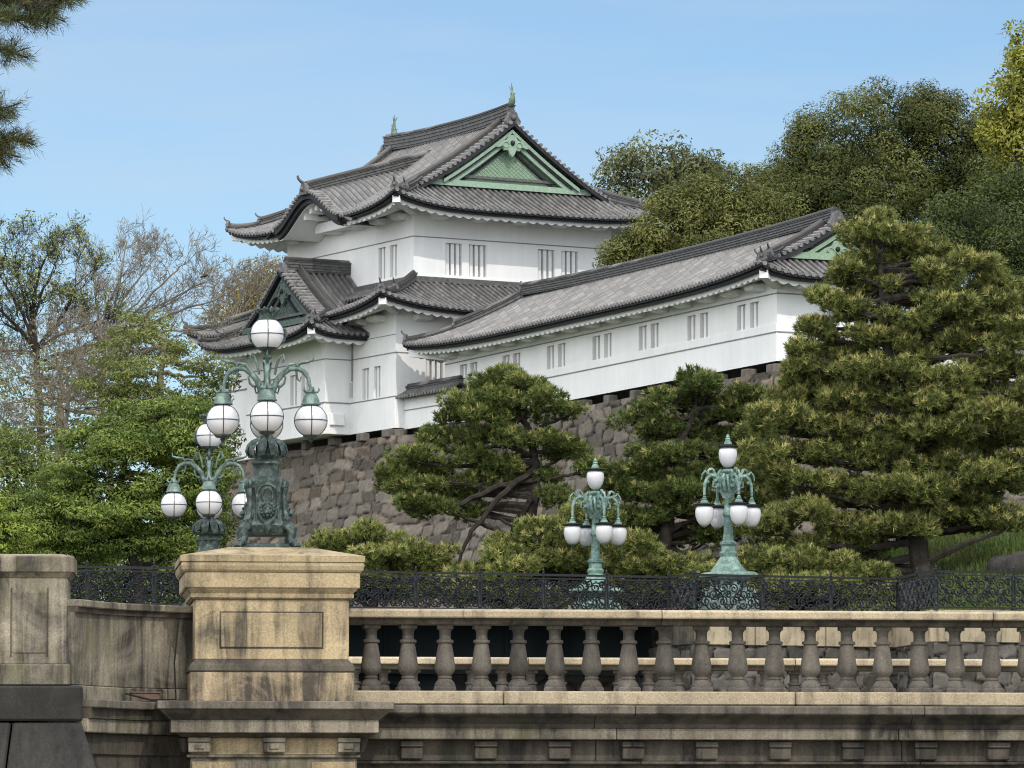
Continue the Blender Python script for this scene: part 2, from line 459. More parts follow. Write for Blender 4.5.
F = np.stack([k, k+1, k+1+len(xs), k+len(xs)], -1).reshape(-1, 4)
struct(raw_mesh('grass_bank', V, F, M['grass'], smooth=True))
# grass blades on the part of the bank the photograph shows (right, under the big pine)
n = 26000
gx = rng.uniform(11, 27, n); gy = rng.uniform(156, 186, n)
gz = bank_z(gx, gy) + 0.18*np.sin(gx*0.7 + 1.3*np.sin(gy*0.31)) * np.clip((gy-156)/8, 0, 1) - 0.03
a = rng.uniform(0, 2*np.pi, n); h = rng.uniform(0.15, 0.4, n); w = 0.03
P0 = np.stack([gx - w*np.cos(a), gy - w*np.sin(a), gz], -1); P1 = np.stack([gx + w*np.cos(a), gy + w*np.sin(a), gz], -1)
P2 = np.stack([gx + rng.normal(0, .08, n), gy + rng.normal(0, .08, n), gz + h], -1)
V = np.stack([P0, P1, P2], 1).reshape(-1, 3); F = np.arange(n*3).reshape(-1, 3)
patch = 0.5 + 0.5*np.sin(gx*1.3 + 2*np.sin(gy*.7))[:, None]
c = (np.array([0.050, 0.085, 0.020])*(1-patch) + np.array([0.085, 0.105, 0.030])*patch) * rng.uniform(0.6, 1.5, (n, 1))
c = np.where(rng.uniform(0, 1, (n, 1)) < .10, np.array([0.13, 0.115, 0.055]), c)
c = np.concatenate([c, np.ones((n, 1))], 1).repeat(3, 0)
struct(raw_mesh('grass', V, F, M['leaf'], colors=c), 'stuff')

# ------------------------------------------------------------------ stone rampart under the castle buildings
ZT = EYE + 18.25
def cells(U, Vv, seed, su=1.40, sv=0.60):
    """irregular fitted stones: distance to the joint, and a colour per stone"""
    r = np.random.default_rng(seed)
    nu, nv = int(U.max()/su) + 4, int(Vv.max()/sv) + 4
    ju = r.uniform(-.30, .30, (nu+2, nv+2)); jv = r.uniform(-.20, .20, (nu+2, nv+2)); wgt = r.uniform(-.08, .08, (nu+2, nv+2))
    cv = r.uniform(0, 1, (nu+2, nv+2, 3)); tl = r.normal(0, 1, (nu+2, nv+2, 2))
    gi = np.floor(U/su).astype(int); gj = np.floor(Vv/sv).astype(int)
    d1 = np.full(U.shape, 9.0); d2 = np.full(U.shape, 9.0); best = np.zeros(U.shape + (3,)); tilt = np.zeros(U.shape); 
    for di in (-2, -1, 0, 1, 2):
        for dj in (-2, -1, 0, 1, 2):
            ci = np.clip(gi+di+1, 0, nu+1); cj = np.clip(gj+dj+1, 0, nv+1)
            off = 0.5 * (cj % 2)
            pu = (ci - 1 + 0.5 + off + ju[ci, cj]) * su; pv = (cj - 1 + 0.5 + jv[ci, cj]) * sv
            du = (U - pu)/su; dv = (Vv - pv)/sv
            d = np.maximum(np.abs(du), np.abs(dv))*0.82 + np.sqrt(du*du + dv*dv)*0.18 + wgt[ci, cj]
            nearer = d < d1
            d2 = np.where(nearer, d1, np.minimum(d2, d)); 
            best = np.where(nearer[..., None], cv[ci, cj], best)
            tilt = np.where(nearer, tl[ci, cj, 0]*du + tl[ci, cj, 1]*dv, tilt)
            d1 = np.where(nearer, d, d1)
    return d2 - d1, best, tilt
def rampart_face(path, ztop, zbot, batter, name, parent, res=0.085, seed=1, cell=(1.22, 0.53), tone=(0.124, 0.108, 0.091)):
    """battered wall of fitted stones below a plan path; outward is to the left of travel... to the viewer's side"""
    pts = [Vector((p.x, p.y)) for p in path]
    seg = [(pts[i+1]-pts[i]).length for i in range(len(pts)-1)]
    nrm = []
    for i in range(len(pts)-1):
        t = (pts[i+1]-pts[i]).normalized(); nrm.append(Vector((t.y, -t.x)))
    vn = []
    for i in range(len(pts)):
        a_ = nrm[max(i-1, 0)]; b_ = nrm[min(i, len(nrm)-1)]
        m_ = (a_ + b_); m_ = m_ / max(0.2, (m_.length_squared/2)); vn.append(m_)
    L = sum(seg); nu = int(L/res); nv = int((ztop-zbot)/res)
    u = np.linspace(0, L, nu+1); vv = np.linspace(0, ztop-zbot, nv+1)
    acc = np.concatenate([[0], np.cumsum(seg)])
    k = np.clip(np.searchsorted(acc, u, side='right')-1, 0, len(seg)-1)
    f = (u - acc[k]) / np.array(seg)[k]
    P = np.array([list(p) for p in pts]); N = np.array([list(q) for q in vn])
    base = P[k]*(1-f[:, None]) + P[k+1]*f[:, None]; nn = N[k]*(1-f[:, None]) + N[k+1]*f[:, None]
    UU, VV = np.meshgrid(u, vv, indexing='ij')
    wob = 0.10*np.sin(UU*1.7 + 2.1*np.sin(VV*1.3)) ; wob2 = 0.09*np.sin(UU*0.8 + 1.7*np.sin(VV*0.7))
    gap, cv, tilt = cells(np.clip(UU + wob + 1, 0, None), np.clip(VV + wob2 + 1, 0, None), seed, *cell)
    hgt = np.clip(gap*10.0, 0, 1)**0.6 * 0.11 + tilt*0.085*np.clip(gap*9, 0, 1)
    dz = ztop - zbot - VV
    off = batter * (0.45*dz/(ztop-zbot) + 0.55*(dz/(ztop-zbot))**2) + hgt
    XY = base[:, None, :] + nn[:, None, :]*off[..., None]
    V_ = np.concatenate([XY, (zbot + VV)[..., None]], -1).reshape(-1, 3)
    a_, b_ = np.meshgrid(np.arange(nu), np.arange(nv), indexing='ij')
    q = a_*(nv+1) + b_
    F_ = np.stack([q, q+nv+1, q+nv+2, q+1], -1).reshape(-1, 4)
    t = cv[..., 0:1]
    c_ = np.array(tone)*(0.62 + 0.75*t) 
    c_ = np.where(cv[..., 1:2] > 0.86, c_*np.array([1.10, 1.02, 0.95]), c_)
    c_ = np.where(cv[..., 2:3] > 0.80, c_*np.array([1.25, 1.25, 1.27]), c_)
    c_ = c_ * np.clip(0.10 + gap*8.5, 0.10, 1)[..., None]          # earth packed in the joints
    C_ = np.concatenate([c_, np.ones(c_.shape[:-1] + (1,))], -1).reshape(-1, 4)
    return raw_mesh(name, V_, F_, M['rampart'], parent, colors=C_, smooth=True)

ramp_root = thing('stone_rampart', 'tall sloping rampart of fitted brown boulders below the white castle walls', 'stone rampart')
path = [turret_pt(6, 13.75), turret_pt(-2.15, 13.75), turret_pt(-2.15, -2.2), gallery_pt(-0.25, 31.1), gallery_pt(-0.25, -0.35), gallery_pt(40, -0.35)]
rampart_face(path, ZT - 0.28, EYE + 6.0, 3.6, 'rampart_face', ramp_root, seed=5)
# flat top behind the coping, and the row of spaced sleeper stones that carries the plaster walls
g = MB()
tp = [p.copy() for p in path] + [gallery_pt(40, 45), turret_pt(6, 45)]
for p in tp: p.z = ZT - 0.285
g.add(tp, [tuple(range(len(tp)))])
g.build('rampart_top', M['black_stone'], ramp_root, recalc=False)
def sleepers(a_, b_, step=2.28, w=0.55):
    d = b_ - a_; L = d.length; d.normalize(); nrm = Vector((d.y, -d.x, 0)); n_ = max(1, int(L/step))
    for i in range(n_ + 1):
        c_ = a_ + d * min(L - w/2, max(w/2, i*L/n_))
        s = MB(); ww = w*random.uniform(.8, 1.2)/2
        s.box(-ww, ww, -0.10, 0.34, -0.06, 0.285)
        s.move(0, Matrix.Translation((c_.x, c_.y, ZT-0.29)) @ Matrix.Rotation(math.atan2(d.y, d.x), 4, 'Z'))
        s.build('sleeper_stone', M['sleeper'], ramp_root, bevel=0.03)
M['sleeper'] = simple('sleeper_stone', (0.13, 0.115, 0.10), 0.9, 0.3, 3, 0.1, 0, 0.4)
sleepers(path[2] + Vector((0,0,0)), path[1]); sleepers(path[3], path[4]); sleepers(path[2], path[3]); sleepers(path[4], gallery_pt(14, -0.35))
# ------------------------------------------------------------------ castle building kit
def roof_surface(L, W, ze, h, lift, hip_fall=3.6, p=4.5):
    """returns S(side, s, t): local point; sides 0/1 = main (v = -/+W/2), 2/3 = ends (u = -/+L/2)"""
    def S(side, s, t):
        half = (L if side < 2 else W) / 2
        q = min(1.0, abs(s)/half)
        z = ze + h(t) + lift * q**p * max(0.0, 1 - t/hip_fall)**2
        if side == 0: return Vector((s, -W/2 + t, z))
        if side == 1: return Vector((s, W/2 - t, z))
        if side == 2: return Vector((-L/2 + t, s, z))
        return Vector((L/2 - t, s, z))
    return S
OUT = {0: Vector((0,-1,0)), 1: Vector((0,1,0)), 2: Vector((-1,0,0)), 3: Vector((1,0,0))}
def tile_field(mb, caps, S, side, s0, s1, tlo, thi, T, sp=0.27, r=0.082, nt=8):
    n_ = max(1, int(round((s1 - s0)/sp))); sp = (s1 - s0)/n_
    for k in range(n_):
        sk = s0 + sp*(k + 0.5)
        if thi(sk) - tlo(sk) < 0.12: continue
        offs = [(-sp/2, -0.055), (-r, -0.02), (-.8*r, .8*r), (0, 1.25*r), (.8*r, .8*r), (r, -0.02), (sp/2, -0.055)]
        vs = []; uv = []
        for ds, dz in offs:
            s = sk + ds; a_, b_ = tlo(s), max(thi(s), tlo(s))
            for i in range(nt + 1):
                t = a_ + (b_ - a_)*i/nt
                p = S(side, s, t); p.z += dz; vs.append(p); uv.append((k*2 + (1 if abs(ds) < r*1.01 else 0) + .5, (t + 0.3*((k*0.618) % 1.0))/0.30))
        m = nt + 1
        fs = [(a*m+i, (a+1)*m+i, (a+1)*m+i+1, a*m+i+1) for a in range(6) for i in range(nt)]
        if side in (1, 2): fs = [f[::-1] for f in fs]
        mb.add(vs, fs, uv)
        cm_ = caps(sk) if callable(caps) else caps
        if cm_ is not None:
            c_ = S(side, sk, tlo(sk)); c_.z += r*0.15; o_ = OUT[side]
            e_ = Vector((-o_.y, o_.x, 0))
            A = [c_ + o_*0.05 + e_*math.cos(a)*r*1.15 + Vector((0,0,math.sin(a)*r*1.15)) for a in [2*math.pi*i/8 for i in range(8)]]
            B = [q - o_*0.12 for q in A]
            cm_.loft([A, B])
def eave_band(mb, S, side, pts, d, w, h, z0):
    """strip under the eave edge, set in by d"""
    path = [S(side, s, 0) - OUT[side]*d for s in pts]
    mb.sweep(path, w, h, z0)
def rafters(mb, S, side, s0, s1, d_front, d_wall, drop, period=0.47, amp=0.11, thick=0.13, slope=0.30, hfs=None):
    """white plastered rafters: a soffit with a scalloped underside"""
    n_ = max(2, int((s1-s0)/period)); per = (s1-s0)/n_; q = 6
    rows = []
    for i in range(n_*q + 1):
        s = s0 + (s1-s0)*i/(n_*q)
        ph = (i % q)/q; sc_ = abs(math.sin(math.pi*ph))
        half = None
        p = S(side, s, 0); o_ = OUT[side]
        zf = p.z - drop
        hf_ = hfs if hfs else 1e9
        dw_ = max(d_front + .02, min(d_wall, hf_ - abs(s)))
        f = p - o_*d_front; wv = p - o_*dw_
        rows.append([Vector((f.x, f.y, zf)), Vector((f.x, f.y, zf - thick - amp*sc_)),
                     Vector((wv.x, wv.y, zf - thick - amp*sc_ + (dw_-d_front)*slope)), Vector((wv.x, wv.y, zf + 0.1 + (dw_-d_front)*slope))])
    vs = [p for r_ in rows for p in r_]
    fs = [(i*4+k_, i*4+k_+1, i*4+4+k_+1, i*4+4+k_) for i in range(len(rows)-1) for k_ in range(3)]
    fs += [(3,2,1,0), tuple((len(rows)-1)*4 + k_ for k_ in range(4))]
    mb.add(vs, fs)
def ridge_band(body, cap, path, w, h, courses=3):
    """stacked flat tiles with a round tile on top"""
    body.sweep(path, w, h)
    for i in range(courses):
        body.sweep(path, w + 0.09, 0.035, h*(i+0.6)/courses)
    cap.sweep(path, w + 0.14, 0.05, h)
    cap.tube([Vector(p) + Vector((0,0,h+0.07)) for p in path], 0.105, 8)
def end_tile(mb, p, d, s=1.0, horn=True):
    """demon-face end tile with its curved bird-rest tile; d = outward direction"""
    d = Vector((d.x, d.y, 0)).normalized(); e = Vector((-d.y, d.x, 0)); st = len(mb.v)
    prof = [(-.30,0),(-.34,.12),(-.22,.30),(-.17,.45),(0,.56),(.17,.45),(.22,.30),(.34,.12),(.30,0)]
    A = [p + e*x*s + Vector((0,0,z*s)) + d*0.10*s for x, z in prof]; B = [q - d*0.2*s for q in A]
    mb.loft([A, B])
    mb.ball(p + d*0.13*s + Vector((0,0,.24*s)), .11*s, 8, 6)
    if horn:
        mb.tube([p + Vector((0,0,.5*s)), p + d*0.16*s + Vector((0,0,.56*s)), p + d*0.30*s + Vector((0,0,.68*s)), p + d*0.34*s + Vector((0,0,.82*s))], [.075*s,.07*s,.06*s,.05*s], 7)
def fish_finial(name, p, d, parent, s=1.0):
    """bronze dolphin-fish standing on its head at the ridge end; d = direction it faces inward"""
    d = Vector((d.x, d.y, 0)).normalized(); e = Vector((-d.y, d.x, 0))
    mb = MB()
    q = lambda a, z: p + d*a*s + Vector((0,0,z*s))
    mb.tube([q(.22,.05), q(.12,.12), q(-.02,.28), q(-.06,.5), q(0,.74), q(.05,.95), q(.04,1.3)], [.10*s,.17*s,.19*s,.14*s,.09*s,.05*s,.012*s], 8)
    for a in (-1, 1):
        for (x0, z0, x1, z1) in ((.0,.30,.28,.45), (.0,.82,.22,1.12), (-.02,.55,-.24,.72)):
            b0 = q(x0, z0); b1 = q(x1*0.6, z1) + e*a*.12*s
            mb.loft([[b0+Vector((0,0,.09*s)), b0-Vector((0,0,.09*s)), b0+e*a*.05*s], [b1+Vector((0,0,.03*s)), b1-Vector((0,0,.03*s)), b1+e*a*.03*s]])
    return mb.build(name, M['finial'], parent, smooth=True)
def straight(path_a, path_b, n=2):
    return [path_a.lerp(path_b, i/n) for i in range(n+1)]

def make_roof(root, T_, L, W, ze, h, lift, over, ends, gin=2.6, verge=0.7, Trun=None, near_lift=None, mat_main='tile', name='roof',
              ridge_h=0.55, rise=0.18, rafter_sides=(0,1,2,3), skip=None, gable_mats=('green', 'green_pale', 'green'), sp=0.30, corner_ridges=(0,1,2,3), period=0.47):
    """irimoya / hipped / skirt roof in (u, v) axes; T_ maps a local (u,v,z) vector to the building's axes.
    ends: for u-/u+ each 'gable', 'hip', 'open'. Trun limits the run (skirt roof)."""
    S0 = roof_surface(L, W, ze, h, lift)
    half = W/2
    made = []
    def piece(kind):
        m_ = MB(); made.append((kind, m_)); return m_
    def rband(path, w, h, courses): ridge_band(piece('rb'), piece('rc'), path, w, h, courses)
    capm = {k_: piece('caps') for k_ in range(4)}; capm_b = []
    Lv = {-1: L/2, 1: L/2}
    for sg, kind in zip((-1, 1), ends):
        if kind == 'gable': Lv[sg] = L/2 - gin + verge
        if kind == 'open': Lv[sg] = L/2
        if kind in ('hip', 'skirt'): Lv[sg] = None
    Tmax = Trun if Trun else half
    def thi_main(s):
        sg = -1 if s < 0 else 1
        if Lv[sg] is not None and abs(s) <= Lv[sg] + 1e-6: return Tmax
        return min(Tmax, L/2 - abs(s))
    zero = lambda s: 0.0
    for side in (0, 1):
        tl = zero if not (skip and side == skip[0]) else (lambda s: skip[3] if skip[1] < s < skip[2] else 0.0)
        tl_mb = piece('tiles')
        cuts = [-L/2] + ([-Lv[-1]] if Lv[-1] is not None and Lv[-1] < L/2 else []) + ([Lv[1]] if Lv[1] is not None and Lv[1] < L/2 else []) + [L/2]
        for a_, b_ in zip(cuts[:-1], cuts[1:]):
            if b_ - a_ < 0.3: continue
            e1 = 1e-4
            th = lambda s, a_=a_, b_=b_: thi_main(min(max(s, a_+e1), b_-e1))
            cf_ = capm[side]
            if skip and side == skip[0]:
                if not capm_b: capm_b.append(piece('caps'))
                cf_ = lambda s_, side=side: None if skip[1] < s_ < skip[2] else (capm[side] if s_ < 0 else capm_b[0])
            tile_field(tl_mb, cf_, S0, side, a_, b_, tl, th, Tmax, sp)
    for side, sg, kind in ((2, -1, ends[0]), (3, 1, ends[1])):
        if kind == 'open': continue
        Te = {'gable': gin + 0.05, 'hip': half, 'skirt': Tmax}[kind]
        tile_field(piece('endt'), capm[side], S0, side, -W/2, W/2, zero, lambda s: min(Te, W/2 - abs(s)), Te, sp)
    def spts(side, a_=None, b_=None, n_=36):
        hf = (L if side < 2 else W)/2
        a_ = -hf if a_ is None else a_; b_ = hf if b_ is None else b_
        return [a_ + (b_-a_)*i/n_ for i in range(n_+1)]
    for side in rafter_sides:
        hf = (L if side < 2 else W)/2
        rng_list = [(-hf, hf)]
        if skip and side == skip[0]: rng_list = [(-hf, skip[1]), (skip[2], hf)]
        for a_, b_ in rng_list:
            ei = lambda x: x + (0.0)
            wd_ = piece('wood'); eave_band(wd_, S0, side, spts(side, a_, b_), 0.10, 0.16, 0.10, -0.13)
            eave_band(wd_, S0, side, spts(side, max(a_, -hf+.12), min(b_, hf-.12)), 0.24, 0.16, 0.13, -0.24)
            ra = a_ + (0.42 if a_ == -hf else 0); rb_ = b_ - (0.42 if b_ == hf else 0)
            rafters(piece('raft'), S0, side, ra, rb_, 0.40, over + 0.05, 0.20, period, hfs=hf)
    # white corner beams (the bright block under each corner)
    for sx_, sy_, si in ((-1,-1,0),(1,-1,1),(1,1,2),(-1,1,3)):
        kind = ends[0] if sx_ < 0 else ends[1]
        if kind == 'open': continue
        c_ = Vector((sx_*L/2, sy_*W/2, ze + lift)); d_ = Vector((-sx_, -sy_, 0)).normalized()
        A = c_ + d_*0.34 + Vector((0,0,-0.46)); B = c_ + d_*(over*1.45) + Vector((0,0,-0.70))
        piece('beam').sweep([A, B], 0.34, 0.30, -0.12)
        # corner ridge
        if si in corner_ridges:
            tend = {'gable': gin - verge*0.2, 'hip': half, 'skirt': Tmax}[kind]
            path_ = []
            for i in range(13):
                t = 0.10 + (tend - 0.10)*i/12
                p = S0(0, sx_*(L/2 - t), t) if sy_ < 0 else S0(1, sx_*(L/2 - t), t)
                path_.append(p)
            k_ = 5
            rband(path_[k_:], 0.26, 0.30, 2)
            rband(path_[:k_+1], 0.22, 0.12, 1)
            dd = Vector((sx_, sy_, 0))
            end_tile(piece('orn'), path_[0] + Vector((0,0,.06)), dd, 0.62)
            end_tile(piece('orn'), path_[k_] + Vector((0,0,.16)), dd, 0.62)
    zr = ze + h(half)
    if not Trun:
        ua = {'gable': lambda sg: Lv[sg] - 0.25, 'open': lambda sg: L/2, 'hip': lambda sg: L/2 - half}
        a_ = -ua[ends[0]](-1); b_ = ua[ends[1]](1)
        path_ = [Vector((a_ + (b_-a_)*i/10, 0, zr - 0.05 + rise*abs(2*i/10-1)**2.5)) for i in range(11)]
        rband(path_, 0.36, ridge_h, 4)
        for sg, kind, p in ((-1, ends[0], path_[0]), (1, ends[1], path_[-1])):
            if kind == 'gable': end_tile(piece('orn'), p + Vector((sg*.12, 0, -.25)), Vector((sg, 0, 0)), 1.15, False)
            if kind == 'hip': end_tile(piece('orn'), p + Vector((sg*.12, 0, 0)), Vector((sg, 0, 0)), .8)
    gparts = []
    for sg, kind in ((-1, ends[0]), (1, ends[1])):
        if kind != 'gable': continue
        # verge tiles: a row of short tiles across the verge edge, and the descending ridge inside it
        for sv in (-1, 1):
            side = 0 if sv < 0 else 1
            vg_ = piece('verge'); nn_ = int((half - (gin - verge))/0.24)
            for i in range(nn_):
                t = gin - verge + 0.12 + i*0.24
                p = S0(side, sg*Lv[sg], t)
                vg_.tube([p + Vector((-sg*.62, 0, .10)), p + Vector((sg*.10, 0, .06))], .085, 7)
            pv = [S0(side, sg*(Lv[sg]-0.02), gin - verge + (half-gin+verge)*i/12) for i in range(13)]
            piece('vboard').sweep(pv, 0.16, 0.18, -0.20)
            pd = [S0(side, sg*(Lv[sg]-0.95), gin*0.62 + (half-gin*0.62)*i/12) for i in range(13)]
            rband(pd, 0.26, 0.26, 2)
            end_tile(piece('orn'), pd[0] + Vector((0,0,.05)), Vector((0, sv, 0)), .6)
        # gable: wall, barge boards, sill, carved pendant
        ug = sg*(L/2 - gin)
        zb = ze + h(gin) + 0.02
        topz = lambda v: ze + h(half - abs(v)) - 0.30
        vb = half - gin
        n_ = 16
        prof = [(-vb + 2*vb*i/n_) for i in range(n_+1)]
        gw = MB()
        up_ = [(v, max(zb, topz(v) - 0.02)) for v in prof]
        poly = [(-vb, zb)] + [(v, z) for v, z in up_ if z > zb + 1e-3] + [(vb, zb)]
        gw.prism([(v, z) for v, z in poly], ug - 0.04*sg, ug + 0.05*sg, 'x')
        bb = MB(); inn = MB()
        ub = sg*(Lv[sg] - 0.10)
        for sv in (-1, 1):
            ts = [(half*i/14) for i in range(0, 15)]
            def strip(mbx, off, wid, u0, u1, zmin):
                A = []; 
                for i in range(15):
                    v = sv*(vb + 0.5)*i/14
                    zt_ = topz(v) - off
                    zl = zt_ - wid
                    if zt_ < zmin: break
                    A.append((v, zt_, max(zl, zmin)))
                for (v0, t0, l0), (v1, t1, l1) in zip(A[:-1], A[1:]):
                    mbx.loft([[(u0, v0, t0), (u1, v0, t0), (u1, v0, l0), (u0, v0, l0)], [(u0, v1, t1), (u1, v1, t1), (u1, v1, l1), (u0, v1, l1)]])
            strip(bb, 0.05, 0.17, ub - sg*0.10, ub, zb)                    # outer barge board
            strip(bb, 0.34, 0.22, ub - sg*0.30, ub - sg*0.16, zb)           # second board
            strip(inn, 0.23, 0.10, ub - sg*0.28, ub - sg*0.06, zb)          # dark strip standing in for the shadow line between boards
            strip(inn, 0.72, 0.10, ug + sg*0.02, ug + sg*0.20, zb)
        sill = MB(); zz = zb + 0.05
        sill.box(min(ug, ug+sg*.45), max(ug, ug+sg*.45), -vb*0.95, vb*0.95, zb - 0.1, zb + 0.16)
        bar = MB(); vw = vb*0.72
        bar.box(min(ug, ug+sg*.22), max(ug, ug+sg*.22), -vw, vw, zb + 0.34, zb + 0.46)
        dots = MB()
        # diamond lattice of beaten copper on the panel
        sl = []
        top_in = lambda v: topz(v) - 0.85
        stp = 0.24
        for kdir in (-1, 1):
            for i in range(-40, 41):
                v0 = i*stp
                seg_ = []
                for j in range(0, 60):
                    v = v0 + kdir*j*0.06; z = zb + 0.50 + j*0.045
                    if abs(v) < vb and z < top_in(v): seg_.append(Vector((ug + sg*0.06, v, z)))
                if len(seg_) > 2: dots.tube([seg_[0], seg_[-1]], 0.013, 4)
        pend = MB(); zc = topz(0) - 0.62
        # carved pendant: central drop with two scrolled wings
        prof_p = [(-.16,.34),(-.30,.10),(-.62,-.02),(-1.02,-.30),(-.72,-.30),(-.52,-.22),(-.42,-.42),(-.22,-.40),(-.12,-.62),(0,-.74),
                  (.12,-.62),(.22,-.40),(.42,-.42),(.52,-.22),(.72,-.30),(1.02,-.30),(.62,-.02),(.30,.10),(.16,.34)]
        ks = min(1.0, vb/2.6)
        A = [(ub - sg*.12, y*ks, zc + z*ks) for y, z in prof_p]; B = [(ub - sg*.0, y*ks*.93, zc + z*ks*.93) for y, z in prof_p]
        pend.loft([A, B])
        for y in (-.34, .34):
            pend.tube([(ub + sg*.02, (y + .16*math.cos(a))*ks, zc + (-.14 + .13*math.sin(a))*ks) for a in [i*.7 for i in range(9)]], .03*ks, 5)
        pend2 = MB(); pend2.ball((ub + sg*.01, 0, zc - .05*ks), .12*ks, 8, 6)
        gparts.append((gw, bb, inn, sill, bar, dots, pend, pend2))
    def done(mb, nm, mat, **kw):
        if not mb.v: return
        mb.v = [tuple(T_(Vector(p))) for p in mb.v]
        return mb.build(nm, mat, kw.pop('parent', root), **kw)
    spec = {'tiles': (name, mat_main, dict(smooth=True, angle=50)), 'endt': ('roof_end', 'tile', dict(smooth=True, angle=50)), 'caps': ('eave_edge', 'tile_cap', dict(smooth=True)),
            'wood': ('eave_board', 'wood', {}), 'raft': ('soffit', 'plaster', dict(smooth=True, angle=60)), 'beam': ('corner_beam', 'plaster', {}), 'rb': ('ridge_course', 'tile_dark', {}),
            'rc': ('ridge_cap', 'tile', dict(smooth=True)), 'orn': ('ridge_end_tile', 'tile_dark', dict(smooth=True, angle=50)), 'verge': ('verge_edge', 'tile_cap', dict(smooth=True)), 'vboard': ('verge_board', 'wood', {})}
    for kind_, mb_ in made:
        nm_, mt_, kw_ = spec[kind_]; done(mb_, nm_, M[mt_], **kw_)
    for gw, bb, inn, sill, bar, dots, pend, pend2 in gparts:
        go = done(gw, 'gable', M[gable_mats[1]])
        done(bb, 'barge_board', M[gable_mats[0]], parent=go); done(inn, 'gable_shadow_line', M['wood'], parent=go)
        done(sill, 'gable_sill', M[gable_mats[2]], parent=go); done(bar, 'gable_beam', M['tile_dark'], parent=go)
        done(dots, 'gable_lattice', M[gable_mats[0]], parent=go)
        done(pend, 'gable_pendant', M[gable_mats[0]], parent=go, bevel=0.02); done(pend2, 'gable_boss', M['wood'], parent=go, smooth=True)
    return S0
M['tile_cap'] = simple('eave_tile_cap', (0.145, 0.141, 0.138), 0.6, 0.5, 4.0, 0.35)

def wall_face(root, o, d, L, z0, z1, wins, thick=0.30, name='wall'):
    """plastered wall from o along d (unit), outward to the right of d; wins: (a, b, za, zb) openings"""
    d = Vector((d[0], d[1], 0)); out = Vector((d.y, -d.x, 0)); mb = MB()
    xs = sorted({0.0, L} | {w[0] for w in wins} | {w[1] for w in wins}); zs = sorted({z0, z1} | {w[2] for w in wins} | {w[3] for w in wins})
    P = lambda x, z, dep=0: Vector((o[0], o[1], 0)) + d*x - out*dep + Vector((0,0,z))
    for i in range(len(xs)-1):
        for j in range(len(zs)-1):
            xm, zm = (xs[i]+xs[i+1])/2, (zs[j]+zs[j+1])/2
            if any(w[0] < xm < w[1] and w[2] < zm < w[3] for w in wins): continue
            mb.add([P(xs[i], zs[j]), P(xs[i+1], zs[j]), P(xs[i+1], zs[j+1]), P(xs[i], zs[j+1])], [(0,1,2,3)])
    for a, b, za, zb in wins:
        for (x0, q0, x1, q1) in ((a,za,a,zb),(b,zb,b,za),(a,zb,b,zb),(b,za,a,za)):
            mb.add([P(x0,q0), P(x1,q1), P(x1,q1,thick), P(x0,q0,thick)], [(0,1,2,3)])
    wo = mb.build(name, M['plaster'], root, recalc=False)
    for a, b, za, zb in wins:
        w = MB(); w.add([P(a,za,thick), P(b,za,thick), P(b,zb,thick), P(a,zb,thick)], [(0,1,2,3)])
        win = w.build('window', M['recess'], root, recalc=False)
        bars = MB(); nb = 3 if b-a > .8 else 2; wd = (b-a)/(2*nb+1)*1.25
        for k_ in range(nb):
            xc = a + (b-a)*(k_+0.5)/nb*0.94 + (b-a)*.03
            c0 = [P(xc-wd/2,za+.01,thick-.01), P(xc+wd/2,za+.01,thick-.01), P(xc+wd/2,za+.01,0.12), P(xc-wd/2,za+.01,0.12)]
            bars.loft([c0, [p + Vector((0,0,zb-za-.02)) for p in c0]])
        bars.build('window_grille', M['plaster'], win)
    return wo
def trim(root, o, d, L, z, h=0.045, proud=0.02, mat='line', name='ledge_shadow_line'):
    d = Vector((d[0], d[1], 0)); out = Vector((d.y, -d.x, 0)); a = Vector((o[0], o[1], z)); mb = MB()
    mb.loft([[a + out*proud, a - out*.05, a - out*.05 + Vector((0,0,h)), a + out*proud + Vector((0,0,h))],
             [a + d*L + out*proud, a + d*L - out*.05, a + d*L - out*.05 + Vector((0,0,h)), a + d*L + out*proud + Vector((0,0,h))]])
    return mb.build(name, M[mat], root)
def brackets(root, o, d, L, z, step=2.2, first=1.0, w=0.85):
    d = Vector((d[0], d[1], 0)); out = Vector((d.y, -d.x, 0)); x = first
    ang = math.atan2(d.y, d.x)
    while x < L - 0.4:
        mb = MB(); mb.prism([(-0.06, 0.0), (0.0, -0.08), (0.50, 0.0), (0.55, 0.06), (0.55, 0.20), (-0.06, 0.24)], -w/2, w/2, 'x')
        p = Vector((o[0], o[1], z)) + d*x
        # profile y is outward
        mb.v = [tuple(p + d*q[0] + out*q[1] + Vector((0,0,q[2]))) for q in mb.v]
        mb.build('eave_bracket', M['plaster'], root, bevel=0.05, seg=2, smooth=True)
        x += step

# ================================================================== the two-storey corner turret
zE = EYE + 0.09
tur = thing('castle_turret', 'two-storey white castle turret with grey tiled roofs and a green copper gable', 'castle turret',
            turret_pt(0, 0, 0), TH)
h_up = lambda t: 0.42*t + 0.0257*t*t
h_sk = lambda t: 0.38*t + 0.018*t*t
